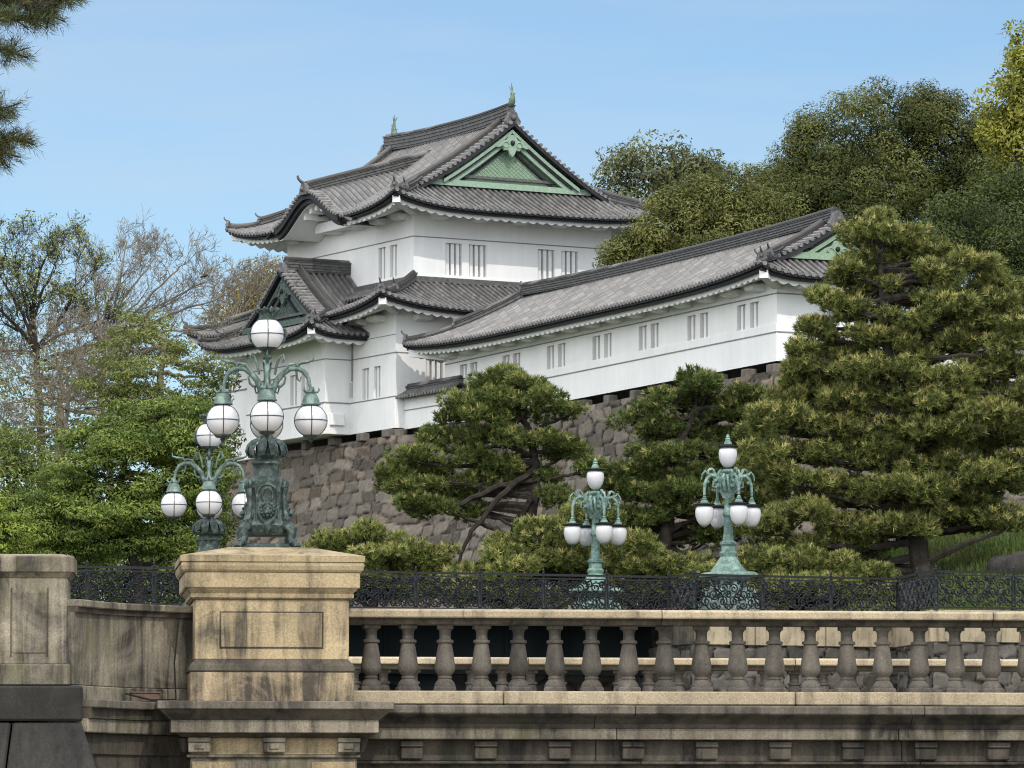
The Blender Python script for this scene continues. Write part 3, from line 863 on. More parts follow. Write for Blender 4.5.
# upper storey walls: x 0..10.2, y 0..12.3
z2b, z2t = zE + 24.3, zE + 28.9
win2 = [(1.62, 2.46, zE+25.36, zE+26.80), (2.82, 3.70, zE+25.36, zE+26.80), (6.35, 7.22, zE+25.36, zE+26.80), (7.58, 8.45, zE+25.36, zE+26.80)]
wall_face(tur, (0,0), (1,0), 10.2, z2b, z2t, win2, name='upper_wall')
wl2 = [(12.3-3.30, 12.3-2.62, zE+25.36, zE+26.80), (12.3-2.22, 12.3-1.54, zE+25.36, zE+26.80), (2.2, 2.9, zE+25.36, zE+26.8)]
wall_face(tur, (0,12.3), (0,-1), 12.3, z2b, z2t, wl2, name='upper_wall')
wall_face(tur, (10.2,0), (0,1), 12.3, z2b, z2t, [], name='upper_wall')
wall_face(tur, (10.2,12.3), (-1,0), 10.2, z2b, z2t, [], name='upper_wall')
for o_, d_, L_ in (((0,0),(1,0),10.2), ((0,12.3),(0,-1),12.3)):
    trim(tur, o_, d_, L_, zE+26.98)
    trim(tur, o_, d_, L_, zE+25.22, 0.10, 0.03, 'plaster', 'sill_course')
    trim(tur, o_, d_, L_, zE+24.3, 0.90, 0.05, 'plaster', 'sill_course')
brackets(tur, (0,0), (1,0), 10.2, zE+27.85, 2.05, 1.2, 0.75)
brackets(tur, (0,12.3), (0,-1), 12.3, zE+27.85, 2.05, 1.2, 0.75)
# upper roof, ridge along y; its left (-x) eave carries a wave gable
Tup = lambda p: Vector((5.1 + p.y, 6.15 + p.x, p.z))
make_roof(tur, Tup, 16.6, 14.5, zE+28.10, h_up, 0.66, 2.15, ('gable', 'gable'), 2.85, 0.7, skip=(0, -3.1, 3.1, 1.1), ridge_h=0.62)
zr = zE + 28.10 + h_up(7.25)
fish_finial('roof_finial', Vector((5.1, 0.15, zr+0.70)), Vector((0,1,0)), tur, .82)
fish_finial('roof_finial', Vector((5.1, 11.35, zr+0.70)), Vector((0,-1,0)), tur, .82)
# the wave gable (a curved dormer whose own ridge runs back into the main slope)
def kara(a):
    """curved gable profile: crown, reverse curve, shoulders level with the eave"""
    a = abs(a); w = 2.9
    if a < w: return 1.32 * (0.5 + 0.5*math.cos(math.pi*a/w)) - 0.12*(a/w)
    return -0.12 - 0.10*(a-w)
kx0, kx1 = -2.20, 4.6
def kz(x, a):
    f = (x - kx0)/(kx1 - kx0)
    crown = 1.36 + 2.0*f
    base = 0.02 + 1.30*f
    aa = abs(a); w = 3.25 + 1.0*f
    k_ = (0.5 + 0.5*math.cos(math.pi*min(1, aa/w)))**0.92
    s_ = k_*(1-0.75*f) + max(0, 1-aa/w)*0.75*f
    return zE + 28.08 + base + (crown-base)*s_ + 0.03 - 0.35*max(0, aa-w)
dt = MB(); dcap = MB(); dw = MB(); dr = MB(); drc = MB(); dor = MB(); ds_ = MB()
sp_ = 0.27; na = 22; nrib = int((kx1-kx0)/sp_)
for k_ in range(nrib):
    xk = kx0 + sp_*(k_+.5)
    for sg in (-1, 1):
        vs = []; uv = []
        for dx, dz in ((-.135,-.02),(-.075,0),(-.052,.054),(0,.075),(.052,.054),(.075,0),(.135,-.02)):
            for i in range(na+1):
                a = sg*4.3*i/na; vs.append((xk+dx, 6.15 + a, kz(xk+dx, a) + dz)); uv.append((k_*2 + (abs(dx) < .08) + .5, abs(a)/.3))
        m = na+1
        fs = [(a*m+i, (a+1)*m+i, (a+1)*m+i+1, a*m+i+1) for a in range(6) for i in range(na)]
        dt.add(vs, fs if sg > 0 else [f[::-1] for f in fs], uv)
dt.build('dormer_roof', M['tile'], tur, smooth=True, angle=50)
# its front edge: tile noses along the curve, then the black curved barge board
for i in range(-13, 14):
    a = i*0.235
    p = Vector((kx0, 6.15+a, kz(kx0, a)))
    dcap.tube([p + Vector((.5,0,.09)), p + Vector((-.10,0,.07))], .085, 7)
dcap.build('dormer_edge', M['tile_cap'], tur, smooth=True)
cur = [Vector((kx0+.02, 6.15 + i*0.18, kz(kx0, i*0.18))) for i in range(-18, 19)]
def kstrip(mb, x0, x1, top, bot, lim=3.1):
    c_ = [p for p in cur if abs(p.y-6.15) <= lim]
    mb.loft([[(x0, p.y, p.z-top), (x1, p.y, p.z-top), (x1, p.y, p.z-bot), (x0, p.y, p.z-bot)] for p in c_])
kstrip(dw, kx0-.02, kx0+.14, 0.02, 0.26); kstrip(dw, kx0+.12, kx0+.30, 0.24, 0.46)
dw.build('dormer_barge_board', M['wood'], tur)
kstrip(ds_, kx0+.32, -0.02, 0.40, 0.50, 2.9)
for a in (-1.1, -.55, 0, .55, 1.1):          # plastered ribs under the curve
    ds_.sweep([(kx0+.5, 6.15+a, kz(kx0, a)-.75), (0.0, 6.15+a, kz(kx0, a)-.75)], .22, .3)
ds_.box(-0.75, 0.02, 6.15-1.9, 6.15+1.9, zE+27.9, zE+28.35)
ds_.build('dormer_soffit', M['plaster'], tur)
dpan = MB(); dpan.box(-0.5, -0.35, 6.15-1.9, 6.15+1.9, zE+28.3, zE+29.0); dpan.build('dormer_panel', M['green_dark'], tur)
rp_ = [Vector((kx0 + (kx1+.9-kx0)*i/12, 6.15, kz(min(kx1, kx0 + (kx1+.9-kx0)*i/12), 0) + 0.02 + (0.05*max(0, i-11)))) for i in range(13)]
ridge_band(dr, drc, rp_, .30, .36, 3)
end_tile(dor, rp_[0] + Vector((-.08,0,-.1)), Vector((-1,0,0)), 1.05)
dr.build('dormer_ridge', M['tile_dark'], tur); drc.build('dormer_ridge_cap', M['tile'], tur, smooth=True); dor.build('dormer_end_tile', M['tile_dark'], tur, smooth=True, angle=50)

# lower storey: x -1.9..12.1, y -1.9..14.2
z1b, z1t = zE + 18.25, zE + 23.9
w1r = [(1.50, 2.35, zE+20.0, zE+21.42)]
wall_face(tur, (-1.9,-1.9), (1,0), 14.0, z1b, z1t, w1r, name='lower_wall')
y0_ = 14.2
wz = (zE+19.72, zE+21.10)
w1l = [(y0_-1.40, y0_-0.72, *wz), (y0_-0.15-0, y0_+0.5, *wz)]
conv = lambda y: 14.2 - y
wl1 = [(conv(1.25), conv(0.62), *wz), (conv(0.15), conv(-0.48), *wz)]
wall_face(tur, (-1.9,14.2), (0,-1), 16.1, z1b, z1t, wl1, name='lower_wall')
wall_face(tur, (12.1,-1.9), (0,1), 16.1, z1b, z1t, [], name='lower_wall'); wall_face(tur, (12.1,14.2), (-1,0), 14.0, z1b, z1t, [], name='lower_wall')
for o_, d_, L_ in (((-1.9,-1.9),(1,0),14.0), ((-1.9,14.2),(0,-1),16.1)):
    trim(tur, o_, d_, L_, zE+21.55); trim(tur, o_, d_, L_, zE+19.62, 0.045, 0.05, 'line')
    trim(tur, o_, d_, L_, zE+18.25, 1.35, 0.06, 'plaster', 'sill_course')
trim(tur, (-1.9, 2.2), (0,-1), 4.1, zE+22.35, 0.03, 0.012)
brackets(tur, (-1.9,-1.9), (1,0), 9, zE+23.05, 2.05, 1.2, 0.75)
brackets(tur, (-1.9,2.2), (0,-1), 4.1, zE+23.05, 1.7, 1.0, 0.9)
Tsk = lambda p: Vector((5.1 + p.y, 6.15 + p.x, p.z))
make_roof(tur, Tsk, 19.5, 17.4, zE+23.42, h_sk, 0.62, 1.7, ('skirt', 'skirt'), Trun=3.6, name='skirt_roof', skip=(0, -4.6, 4.6, 2.2))
# flashing course where the skirt meets the upper wall
fl = MB()
fz = zE + 23.42 + h_sk(3.6) - 0.05
fl.sweep([(-.05,12.3,fz), (-.05,-.05,fz)], .30, .24); fl.build('ridge_course', M['tile_dark'], tur)
fl = MB(); fl.sweep([(-.2,-.05,fz), (10.2,-.05,fz)], .30, .24); fl.build('ridge_course', M['tile_dark'], tur)

# projecting bay on the left face: x -3.2..-1.9, y 2.2..9.3
bz0 = zE + 18.35
bwin = [(9.3-3.9-.35, 9.3-3.9+.35, zE+19.72, zE+21.1), (9.3-2.9-.35, 9.3-2.9+.35, zE+19.72, zE+21.1)]
bw = [(1.0, 1.7, zE+19.72, zE+21.1), (2.1, 2.8, zE+19.72, zE+21.1), (4.3, 5.0, zE+19.72, zE+21.1), (5.4, 6.1, zE+19.72, zE+21.1)]
wall_face(tur, (-3.2,10.0), (0,-1), 7.7, bz0, zE+23.2, bw, name='bay_wall')
wall_face(tur, (-3.2,2.3), (1,0), 1.3, bz0, zE+23.2, [], name='bay_wall')
wall_face(tur, (-1.9,10.0), (-1,0), 1.3, bz0, zE+23.2, [], name='bay_wall')
fb = MB(); fb.box(-3.2,-1.95,2.3,10.0,bz0-.12,bz0+.04); fb.build('bay_floor', M['plaster'], tur)
sl_ = MB(); sl_.box(-2.0, -1.915, 2.12, 2.19, zE+19.9, zE+20.55); sl_.build('gun_port', M['recess'], tur)
dp = MB(); dp.tube([(-1.96, 2.10, zE+22.9), (-1.96, 2.10, zE+20.6)], .035, 6); dp.build('drain_chain', M['line'], tur)
for o_, d_, L_ in (((-3.2,10.0),(0,-1),7.7), ((-3.2,2.3),(1,0),1.3)):
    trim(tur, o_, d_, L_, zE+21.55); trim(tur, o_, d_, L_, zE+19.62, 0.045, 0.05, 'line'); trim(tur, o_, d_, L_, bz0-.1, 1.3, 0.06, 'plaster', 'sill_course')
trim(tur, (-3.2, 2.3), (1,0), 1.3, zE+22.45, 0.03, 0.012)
bk = MB(); bk.box(-3.0, -2.3, 2.10, 2.75, zE+18.62, zE+19.15); bk.build('drop_hatch', M['plaster'], tur, bevel=.03)
# plastered buttress panel at the far end of the left face
pb = MB(); pb.box(-2.35, -1.93, 10.1, 14.1, zE+17.75, zE+21.0); pb.build('corner_panel', M['plaster'], tur, bevel=.03)
for q0, q1, q2 in ((-2.38, 21.0, 21.06), (-2.4, 18.95, 19.0)):
    pb = MB(); pb.box(q0, -1.95, 9.9, 14.12, zE+q1, zE+q2); pb.build('ledge_shadow_line', M['line'], tur)
h_bay = lambda t: 0.40*t + 0.037*t*t
Tb = lambda p: Vector((p.x, 6.15 + p.y, p.z))
# ridge along x: eave at x=-4.9 .. inside the turret at x=+1.5 ; centre -1.7, L=6.4
Tb2 = lambda p: Vector((-1.72 + p.x, 6.15 + p.y, p.z))
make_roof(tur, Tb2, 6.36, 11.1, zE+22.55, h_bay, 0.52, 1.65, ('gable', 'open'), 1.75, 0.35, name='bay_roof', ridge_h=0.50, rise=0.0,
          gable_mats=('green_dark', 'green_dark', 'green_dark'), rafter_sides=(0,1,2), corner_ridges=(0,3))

# ================================================================== the long gallery
gal = thing('gallery_building', 'long single-storey white gallery with paired slit windows and a grey tiled roof', 'gallery building', gallery_pt(0,0,0), TG)
GL, GW = 30.9, 5.2
gz_line = zE + (850-294.4)/5000*187.9
gzw = (gz_line - 1.13, gz_line - 0.16)
yc = [1.45, 5.55, 9.75, 14.0, 18.3, 22.8, 28.9]
px_pairs = [(459.4,477.5),(502.1,520.6),(546.7,566),(592.8,612.4),(639.3,659.8),(688.2,709.6),(738,760.4)]
def along(u):
    """distance along the gallery's long wall at which it crosses picture column u"""
    o = gallery_pt(0, 0); d = Vector((-math.sin(TG), math.cos(TG))); k_ = (u-512)/FPX
    return (k_*o.y - o.x)/(d.x - k_*d.y)
gw_ = []
for a, b in px_pairs:
    ya, yb = along(b), along(a); m_ = (ya+yb)/2
    for c_ in (m_-0.54, m_+0.54): gw_.append((GL-c_-.37, GL-c_+.37, *gzw))
gz0 = zE + 18.3
wall_face(gal, (0,GL), (0,-1), GL, gz0, gz_line+1.02, gw_, name='long_wall')
wall_face(gal, (0,0), (1,0), GW, gz0, gz_line+1.02, [(2.0, 2.7, *gzw), (3.1, 3.8, *gzw)], name='end_wall')
wall_face(gal, (GW,0), (0,1), GL, gz0, gz_line+1.02, [], name='long_wall'); wall_face(gal, (GW,GL), (-1,0), GW, gz0, gz_line+1.02, [], name='end_wall')
for o_, d_, L_ in (((0,GL),(0,-1),GL), ((0,0),(1,0),GW)):
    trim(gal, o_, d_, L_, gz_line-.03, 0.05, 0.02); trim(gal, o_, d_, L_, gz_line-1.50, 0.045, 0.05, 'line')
    trim(gal, o_, d_, L_, gz_line-1.48+.03, 0.28, 0.04, 'plaster', 'sill_course')
    trim(gal, o_, d_, L_, gz0, gz_line-1.49-gz0, 0.025, 'plaster', 'sill_course')
brackets(gal, (0,GL), (0,-1), GL, gz_line+0.22, 2.05, 0.9, 0.8)
brackets(gal, (0,0), (1,0), GW, gz_line+0.22, 2.05, 1.1, 0.8)
h_g = lambda t: 0.46*t + 0.022*t*t
Tg = lambda p: Vector((GW/2 + p.y, GL/2 + p.x, p.z))
make_roof(gal, Tg, GL+2.8, GW+2.8, gz_line+0.56, h_g, 0.42, 1.4, ('gable', 'hip'), 1.75, 0.5, mat_main='tile_warm', ridge_h=0.40,
          gable_mats=('green_pale', 'green_pale', 'green_pale'))

# ================================================================== plaster walls
def plaster_wall(label, a, b, z0, z1, rootpos, rz, th=0.5):
    t = thing('plaster_wall', label, 'plaster wall', rootpos, rz)
    L_ = (b - a).length
    w = MB(); w.box(0, L_, -th/2, th/2, z0, z1); w.build('wall', M['plaster'], t)
    w = MB(); w.box(0, L_, -th/2-.025, th/2+.025, z1-.55, z1-.51); w.build('ledge_shadow_line', M['line'], t)
    roof = MB(); cp = MB(); n_ = int(L_/0.27)
    S_ = lambda side, s, tt: Vector((s, (-.62 + tt) if side == 0 else (.62 - tt), z1 + .02 + .55*tt))
    for side in (0, 1): tile_field(roof, cp, S_, side, -.1, L_+.1, lambda s: 0, lambda s: .60, .6, .27, .07, 3)
    roof.build('wall_roof', M['tile'], t, smooth=True, angle=50); cp.build('eave_edge', M['tile_cap'], t, smooth=True)
    rb_ = MB(); rc_ = MB(); ridge_band(rb_, rc_, [(-.1,0,z1+.33),(L_/2,0,z1+.33),(L_+.1,0,z1+.33)], .24, .16, 1)
    rb_.build('ridge_course', M['tile_dark'], t); rc_.build('ridge_cap', M['tile'], t, smooth=True)
    return t
a_ = turret_pt(-1.25, -1.9); d_ = (gallery_pt(0.9, 30.9) - a_)
b_ = a_ + Vector((math.sin(TH), -math.cos(TH), 0))*4.6
dd = b_ - a_
plaster_wall('short white wall with its own little tiled roof between turret and gallery', a_, b_, zE+18.2, zE+19.55, Vector((a_.x, a_.y, 0)), math.atan2(dd.y, dd.x))
a_ = gallery_pt(GW+.1, 0.6); b_ = gallery_pt(36, 0.6); dd = b_ - a_
plaster_wall('long low white wall half hidden behind the biggest pine', a_, b_, zE+17.9, zE+19.25, Vector((a_.x, a_.y, 0)), math.atan2(dd.y, dd.x))
# ------------------------------------------------------------------ the stone bridge in front
D1 = 51.0; S1 = FPX / D1
BR = R(6.0)
b0 = at(268, 700, D1)
def zb_(v): return hz(v, D1)                     # height shown at picture row v on the near parapet
def bx(u): return (u - 268.0) / S1               # metres along the bridge from the near pedestal
def bridge_pt(x, y, z=0.0):
    c, s = math.cos(BR), math.sin(BR)
    return Vector((b0.x + c*x - s*y, b0.y + s*x + c*y, z))
BW = 12.7                                        # between the two parapets
XE = 13.2                                        # the parapets run on past the frame

def make_pedestal(label, y):
    o = thing('stone_pedestal', label, 'pedestal', bridge_pt(0, y, zb_(703)), BR)
    z = lambda v: zb_(v) - zb_(703)
    k = 1.0/(S1*1.042); 
    H = lambda px: (px*k, px*k*0.86)
    P = MB(); P.rects([(z(704), *H(84.5)), (z(674.5), *H(84.5))]); P.build('plinth', M['granite_plinth'], o, bevel=.012)
    P = MB(); P.rects([(z(674.5), *H(84.0)), (z(673), *H(85.5)), (z(668), *H(84.5)), (z(665), *H(81.5)), (z(662.5), *H(79.6))]); P.build('base_moulding', M['granite_dark'], o)
    P = MB(); P.rects([(z(662.5), *H(79.3)), (z(602.5), *H(79.3))]); body = P.build('die', M['granite'], o, bevel=.012)
    # sunk margin round the raised panel: four arris strips and the panel itself
    hx, hy = H(79.3)
    P = MB(); x0, x1, za, zb2 = -52.5*k, 51.5*k, z(650), z(616)
    P.box(x0, x1, -hy-.016, -hy+.02, za, zb2); P.build('panel', M['granite'], o, bevel=.006)
    P = MB(); e = .014
    P.box(x0-e, x0-.002, -hy-.004, -hy+.01, za-e, zb2+e); P.box(x1+.002, x1+e, -hy-.004, -hy+.01, za-e, zb2+e)
    P.box(x0-.002, x1+.002, -hy-.004, -hy+.01, za-e, za-.002); P.box(x0-.002, x1+.002, -hy-.004, -hy+.01, zb2+.002, zb2+e); P.build('panel_groove', M['granite_dark'], o)
    P = MB(); P.rects([(z(602.5), *H(81)), (z(601), *H(84)), (z(598), *H(84)), (z(597), *H(83)), (z(593.5), *H(86.5)), (z(592), *H(87))]); P.build('neck_moulding', M['granite'], o)
    P = MB(); P.rects([(z(592), *H(90)), (z(576), *H(90))]); P.build('frieze', M['granite'], o, bevel=.01)
    P = MB(); P.rects([(z(576), *H(91)), (z(574), *H(93)), (z(570), *H(94.2)), (z(567), *H(93.4)), (z(566), *H(92.6)), (z(566), *H(94.8)), (z(560), *H(94.8)), (z(550.2), *H(46)), (z(549.6), *H(45))]); P.build('cap', M['granite'], o)
    return o
ped1 = make_pedestal('square tan granite pedestal streaked black with a bronze globe lamp standing on it', 0.0)

# ---- bridge body: deck, cornice, frieze with blocks, wall below
bridge = thing('stone_bridge', 'old granite bridge with heavy cornice, block frieze and black rain stains', 'bridge', bridge_pt(0, 0, 0), BR)
xL = bx(345)
def run(poly, x0, x1, name, mat, bevel=0.008, ms=None):
    """cut the course into blocks with fine joints"""
    ms = ms or 3.1; x = x0
    parts_ = MB()
    while x < x1 - 1e-3:
        e_ = min(x1, x + ms*random.uniform(.85, 1.15))
        if x1 - e_ < .5: e_ = x1
        parts_.prism(poly, x + .003, e_ - .003, 'x'); x = e_
    return parts_.build(name, M[mat], bridge, bevel=bevel)
yo = -0.16
for ysgn, nm in ((1, 'near'), (-1, 'far')):
    f = (lambda y: y) if ysgn > 0 else (lambda y: BW - y)
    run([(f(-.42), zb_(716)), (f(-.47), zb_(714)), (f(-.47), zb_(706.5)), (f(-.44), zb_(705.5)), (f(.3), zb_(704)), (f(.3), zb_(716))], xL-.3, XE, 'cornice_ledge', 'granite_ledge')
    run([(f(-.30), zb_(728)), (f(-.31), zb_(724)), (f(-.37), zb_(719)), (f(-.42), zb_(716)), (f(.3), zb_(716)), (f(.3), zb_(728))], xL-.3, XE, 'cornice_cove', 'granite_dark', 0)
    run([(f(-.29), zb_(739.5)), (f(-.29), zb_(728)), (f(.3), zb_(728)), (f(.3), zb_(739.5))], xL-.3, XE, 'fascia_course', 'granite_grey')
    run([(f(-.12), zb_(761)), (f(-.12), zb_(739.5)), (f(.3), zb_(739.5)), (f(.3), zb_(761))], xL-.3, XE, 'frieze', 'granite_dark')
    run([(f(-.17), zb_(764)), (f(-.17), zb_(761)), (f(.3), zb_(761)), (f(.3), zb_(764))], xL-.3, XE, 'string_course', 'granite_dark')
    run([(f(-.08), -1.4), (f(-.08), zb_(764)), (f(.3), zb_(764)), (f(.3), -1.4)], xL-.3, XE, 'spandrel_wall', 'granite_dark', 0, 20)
xb = bx(410.5)
for i in range(12):
    P = MB(); x = xb + i*(74.0/S1)*1.004
    P.box(x-.112, x+.112, -.20, -.10, zb_(759), zb_(747)); P.box(x-.118, x+.118, -.225, -.10, zb_(747), zb_(741))
    P.build('frieze_block', M['granite_dark'], bridge, bevel=.01)
P = MB(); P.box(xL-1.8, XE, .32, BW-.32, zb_(716), zb_(707)); P.build('deck', M['gravel'], bridge)
# ---- the projecting pier under the near pedestal
kk = 1.0/(S1*1.02)
def pier_course(va, vb, hx, mat, name, hx2=None, bev=.008):
    P = MB(); y0 = 0.0; h2 = hx if hx2 is None else hx2; dep = lambda h: .86*84.5*kk + (h-84.5)*kk
    P.rects([(zb_(vb), hx*kk, dep(hx)), (zb_(va), h2*kk, dep(h2))], 2*kk, 0); return P.build(name, M[mat], bridge, bevel=bev)
pier_course(704.0, 712, 118, 'granite_ledge', 'pier_ledge')
pier_course(712, 722, 105, 'granite_dark', 'pier_cove', 116, 0)
pier_course(722, 735, 104, 'granite_grey', 'pier_fascia')
pier_course(735, 739, 92, 'granite_dark', 'pier_moulding', 99, 0)
pier_course(739, 756, 83, 'granite', 'pier_frieze')
pier_course(756, 759, 87, 'granite_grey', 'pier_string')
pier_course(759, 1000, 83.5, 'granite_grey', 'pier_shaft')
dfr = -(.86*84.5*kk + (83-84.5)*kk)
for xc in (-73, 2, 77):
    P = MB(); x = xc*kk
    P.box(x-11*kk, x+11*kk, dfr-.10, dfr+.03, zb_(754), zb_(744)); P.box(x-11.6*kk, x+11.6*kk, dfr-.12, dfr+.03, zb_(744), zb_(739.4)); P.box(x-5*kk, x+5*kk, dfr-.115, dfr-.08, zb_(751), zb_(746))
    P.build('frieze_block', M['granite_grey'], bridge, bevel=.008)
for xc in (-83-4, 83+8):
    P = MB(); P.tube([((xc)*kk, dfr+.1, zb_(740)), ((xc)*kk, dfr+.1, zb_(746)), ((xc-.5)*kk, dfr+.1, zb_(753))], [.07, .05, .03], 8); P.build('corbel', M['granite_dark'], bridge, smooth=True)
P = MB()
for xc in (-58, 62): P.box((xc-22)*kk, (xc+22)*kk, -.86*84.5*kk-.015, -.86*84.5*kk+.03, zb_(900), zb_(763))
P.build('pier_panel', M['granite'], bridge, bevel=.006)

# ---- balustrades
def balustrade(label, y):
    o = thing('stone_balustrade', label, 'balustrade', bridge_pt(0, y, zb_(705)), BR)
    z = lambda v: zb_(v) - zb_(705)
    cuts = [xL, bx(662), bx(1000), bx(1370), XE]
    for a, b in zip(cuts[:-1], cuts[1:]):
        P = MB(); P.prism([(-.235, z(618)), (-.245, z(617)), (-.245, z(611)), (-.20, z(609)), (.20, z(609)), (.245, z(611)), (.245, z(617)), (.235, z(618))], a+.004, b-.004, 'x'); P.build('rail', M['granite_pale'], o, bevel=.006)
        P = MB(); P.prism([(-.15, z(624)), (-.17, z(620.5)), (-.21, z(618)), (.21, z(618)), (.17, z(620.5)), (.15, z(624))], a+.004, b-.004, 'x'); P.build('rail_moulding', M['granite_dark'], o)
    cuts = [xL-.02, bx(502), bx(797), bx(1090), bx(1370), XE]
    for a, b in zip(cuts[:-1], cuts[1:]):
        P = MB(); P.box(a+.004, b-.004, -.26, .26, z(704.5), z(691)); P.build('base_course', M['granite_pale'], o, bevel=.012)
    k = 1/S1
    prof = [(8.3,691),(8.3,686.5)]
    lath = [(10.6,686.5),(10.8,685),(9.4,682),(7.2,679.5),(6.4,678.5),(7.1,677.6),(7.1,676.4),(6.0,675.4),(7.4,673.6),(9.2,671.4),(10.3,668.5),(10.3,665),(9.5,660),(8.4,652),(7.2,645),(6.7,642.8),(8.4,642),(8.7,640.6),(8.2,639.4),(6.0,638.6),(5.7,634),(5.9,630.5),(6.9,629),(7.6,627.6)]
    P = MB(); P.rects([(z(691.1), 11.2*k, 11.2*k), (z(687.4), 11.2*k, 11.2*k), (z(686.0), 9.8*k, 9.8*k)]); P.lathe([(r_*k, z(v)) for r_, v in lath], 16); P.rects([(z(628), 8.2*k, 8.2*k), (z(623.9), 8.2*k, 8.2*k)])
    proto = P.build('baluster', M['baluster'], o, smooth=True, angle=35)
    xs_ = [bx(371.0) + i*37.1/S1 for i in range(20)]
    for i, x in enumerate(xs_):
        b_ = proto if i == 0 else proto.copy()
        if i: col.objects.link(b_); b_.parent = o
        b_.location = (x, random.uniform(-.006, .006), 0); b_.rotation_euler = (random.uniform(-.006, .006), random.uniform(-.008, .008), R(90)*random.randrange(4) + random.uniform(-.1, .1))
    return o
bal1 = balustrade('near stone balustrade of bulbous grey balusters under a pale granite rail', 0.0)
bal2 = copy_tree(bal1); bal2.location = bridge_pt(0, BW, zb_(705))
bal2['label'] = 'far stone balustrade glimpsed low between the nearer balusters'
ped2 = copy_tree(ped1); ped2.location = bridge_pt(0, BW, zb_(703)); ped2['label'] = 'far granite pedestal hidden behind the near one under the farther globe lamp'

# ---- curving wing wall and end pier at the left
wing = thing('wing_wall', 'curved stained granite wing wall between the square pier and the lamp pedestal', 'wing wall', bridge_pt(0, 0, 0), BR)
wp = [(-.80, .10), (-1.1, -.02), (-1.4, -.22), (-1.7, -.52), (-1.95, -.88), (-2.15, -1.30)]
wpath = [Vector((x, y, 0)) for x, y in wp]
def wsweep(w, va, vb, name, mat, bev=.01):
    P = MB(); P.sweep(wpath, w, zb_(va) - zb_(vb), zb_(vb)); return P.build(name, M[mat], wing, bevel=bev)
wsweep(.34, 618, 690, 'wall_face', 'granite_grey')
wsweep(.50, 607, 614, 'coping', 'granite_grey'); wsweep(.42, 614, 619, 'coping_moulding', 'granite_dark', 0)
wsweep(.40, 690, 704, 'base_course', 'granite_grey')
wsweep(.85, 704, 712, 'ledge', 'granite_ledge'); wsweep(.72, 712, 722, 'cove', 'granite_dark', 0); wsweep(.66, 722, 736, 'fascia_course', 'granite_grey'); wsweep(.50, 736, 757, 'frieze', 'granite_dark'); wsweep(.44, 757, 1000, 'wall_base', 'granite_dark', 0)

D0 = 49.4; S0_ = FPX/D0
pp = at(26.5, 690, D0)
pier = thing('stone_pier', 'grey square granite pier with a sunk panel at the left end of the bridge', 'pier', (pp.x, pp.y + .40, 0), R(3))
q = 1/S0_; zz = lambda v: hz(v, D0)
def pr(name, mat, rows, bev=.01):
    P = MB(); P.rects([(zz(v), hx*q, hx*q) for v, hx in rows]); return P.build(name, M[mat], pier, bevel=bev)
pr('cap', 'granite_grey', [(572, 44.5), (556.5, 44.5), (553.5, 32)], .004)
pr('cap_moulding', 'granite_grey', [(577.5, 38.5), (572, 42.5)], 0)
pr('shaft', 'granite_grey', [(664, 38), (577.5, 38)])
pr('base_course', 'granite_grey', [(685, 41.5), (664.5, 41.5), (663.5, 39)])
P = MB(); P.box(-16.5*q, 16.5*q, -38*q-.012, -38*q+.02, zz(653), zz(592)); P.build('panel', M['granite_grey'], pier, bevel=.006)
P = MB()
for a in ((-19,-17.2,-38*q-.003,zz(657),zz(588)), (17.2,19,-38*q-.003,zz(657),zz(588))): P.box(a[0]*q, a[1]*q, a[2], -38*q+.02, a[3], a[4])
P.build('panel_groove', M['granite_dark'], pier)
abut = thing('stone_abutment', 'blackened sloping stone abutment below the square pier', 'abutment', (pp.x, pp.y + .40, 0), R(3))
P = MB(); P.rects([(zz(721), 54*q, 54*q), (zz(686), 53.5*q, 53.5*q)]); P.build('top_course', M['black_stone'], abut, bevel=.02)
for fa, fb in ((-1.0, -.30), (-.30, 1.0)):
    P = MB(); g_ = .010
    lo, hi = 200*q, 53*q; x0 = lambda h: fa*h + (g_ if fa > -1 else 0); x1 = lambda h: fb*h - (g_ if fb < 1 else 0)
    P.loft([[(x0(h), -h, z_), (x1(h), -h, z_), (x1(h), h, z_), (x0(h), h, z_)] for h, z_ in ((lo, -1.4), (hi, zz(723)))])
    P.build('battered_block', M['black_stone'], abut, bevel=.02)

# ---- cable and the small rusty box at the foot of the wing wall
pc = bridge_pt(-.915, -.18)
P = MB(); P.tube([(pc.x+.01, pc.y-.25, zb_(622)), (pc.x-.03, pc.y-.25, zb_(665)), (pc.x-.01, pc.y-.28, zb_(701)), (pc.x-.25, pc.y-.42, zb_(702)), (pc.x-.5, pc.y-.55, zb_(696))], .010, 6)
tag(P.build('power_cable', M['cable'], None, smooth=True), 'thin black cable hanging down beside the lamp pedestal', 'cable')
pc = bridge_pt(-1.28, -.42)
jb = thing('junction_box', 'small rusty metal box lying at the foot of the curved wing wall', 'junction box', (pc.x, pc.y, zb_(703.6)), R(20))
P = MB(); P.box(-.15, .15, -.09, .09, 0, .085); P.build('box', M['rust'], jb, bevel=.008)
P = MB(); P.box(-.16, .16, -.10, .10, .085, .10); P.build('lid', M['rust'], jb, bevel=.004)
P = MB(); P.tube([(-.15, 0, .04), (-.3, -.02, .05), (-.5, -.10, .03)], .018, 8); P.ball((-.18, 0, .045), .03, 8, 6); P.build('conduit', M['iron'], jb, smooth=True)

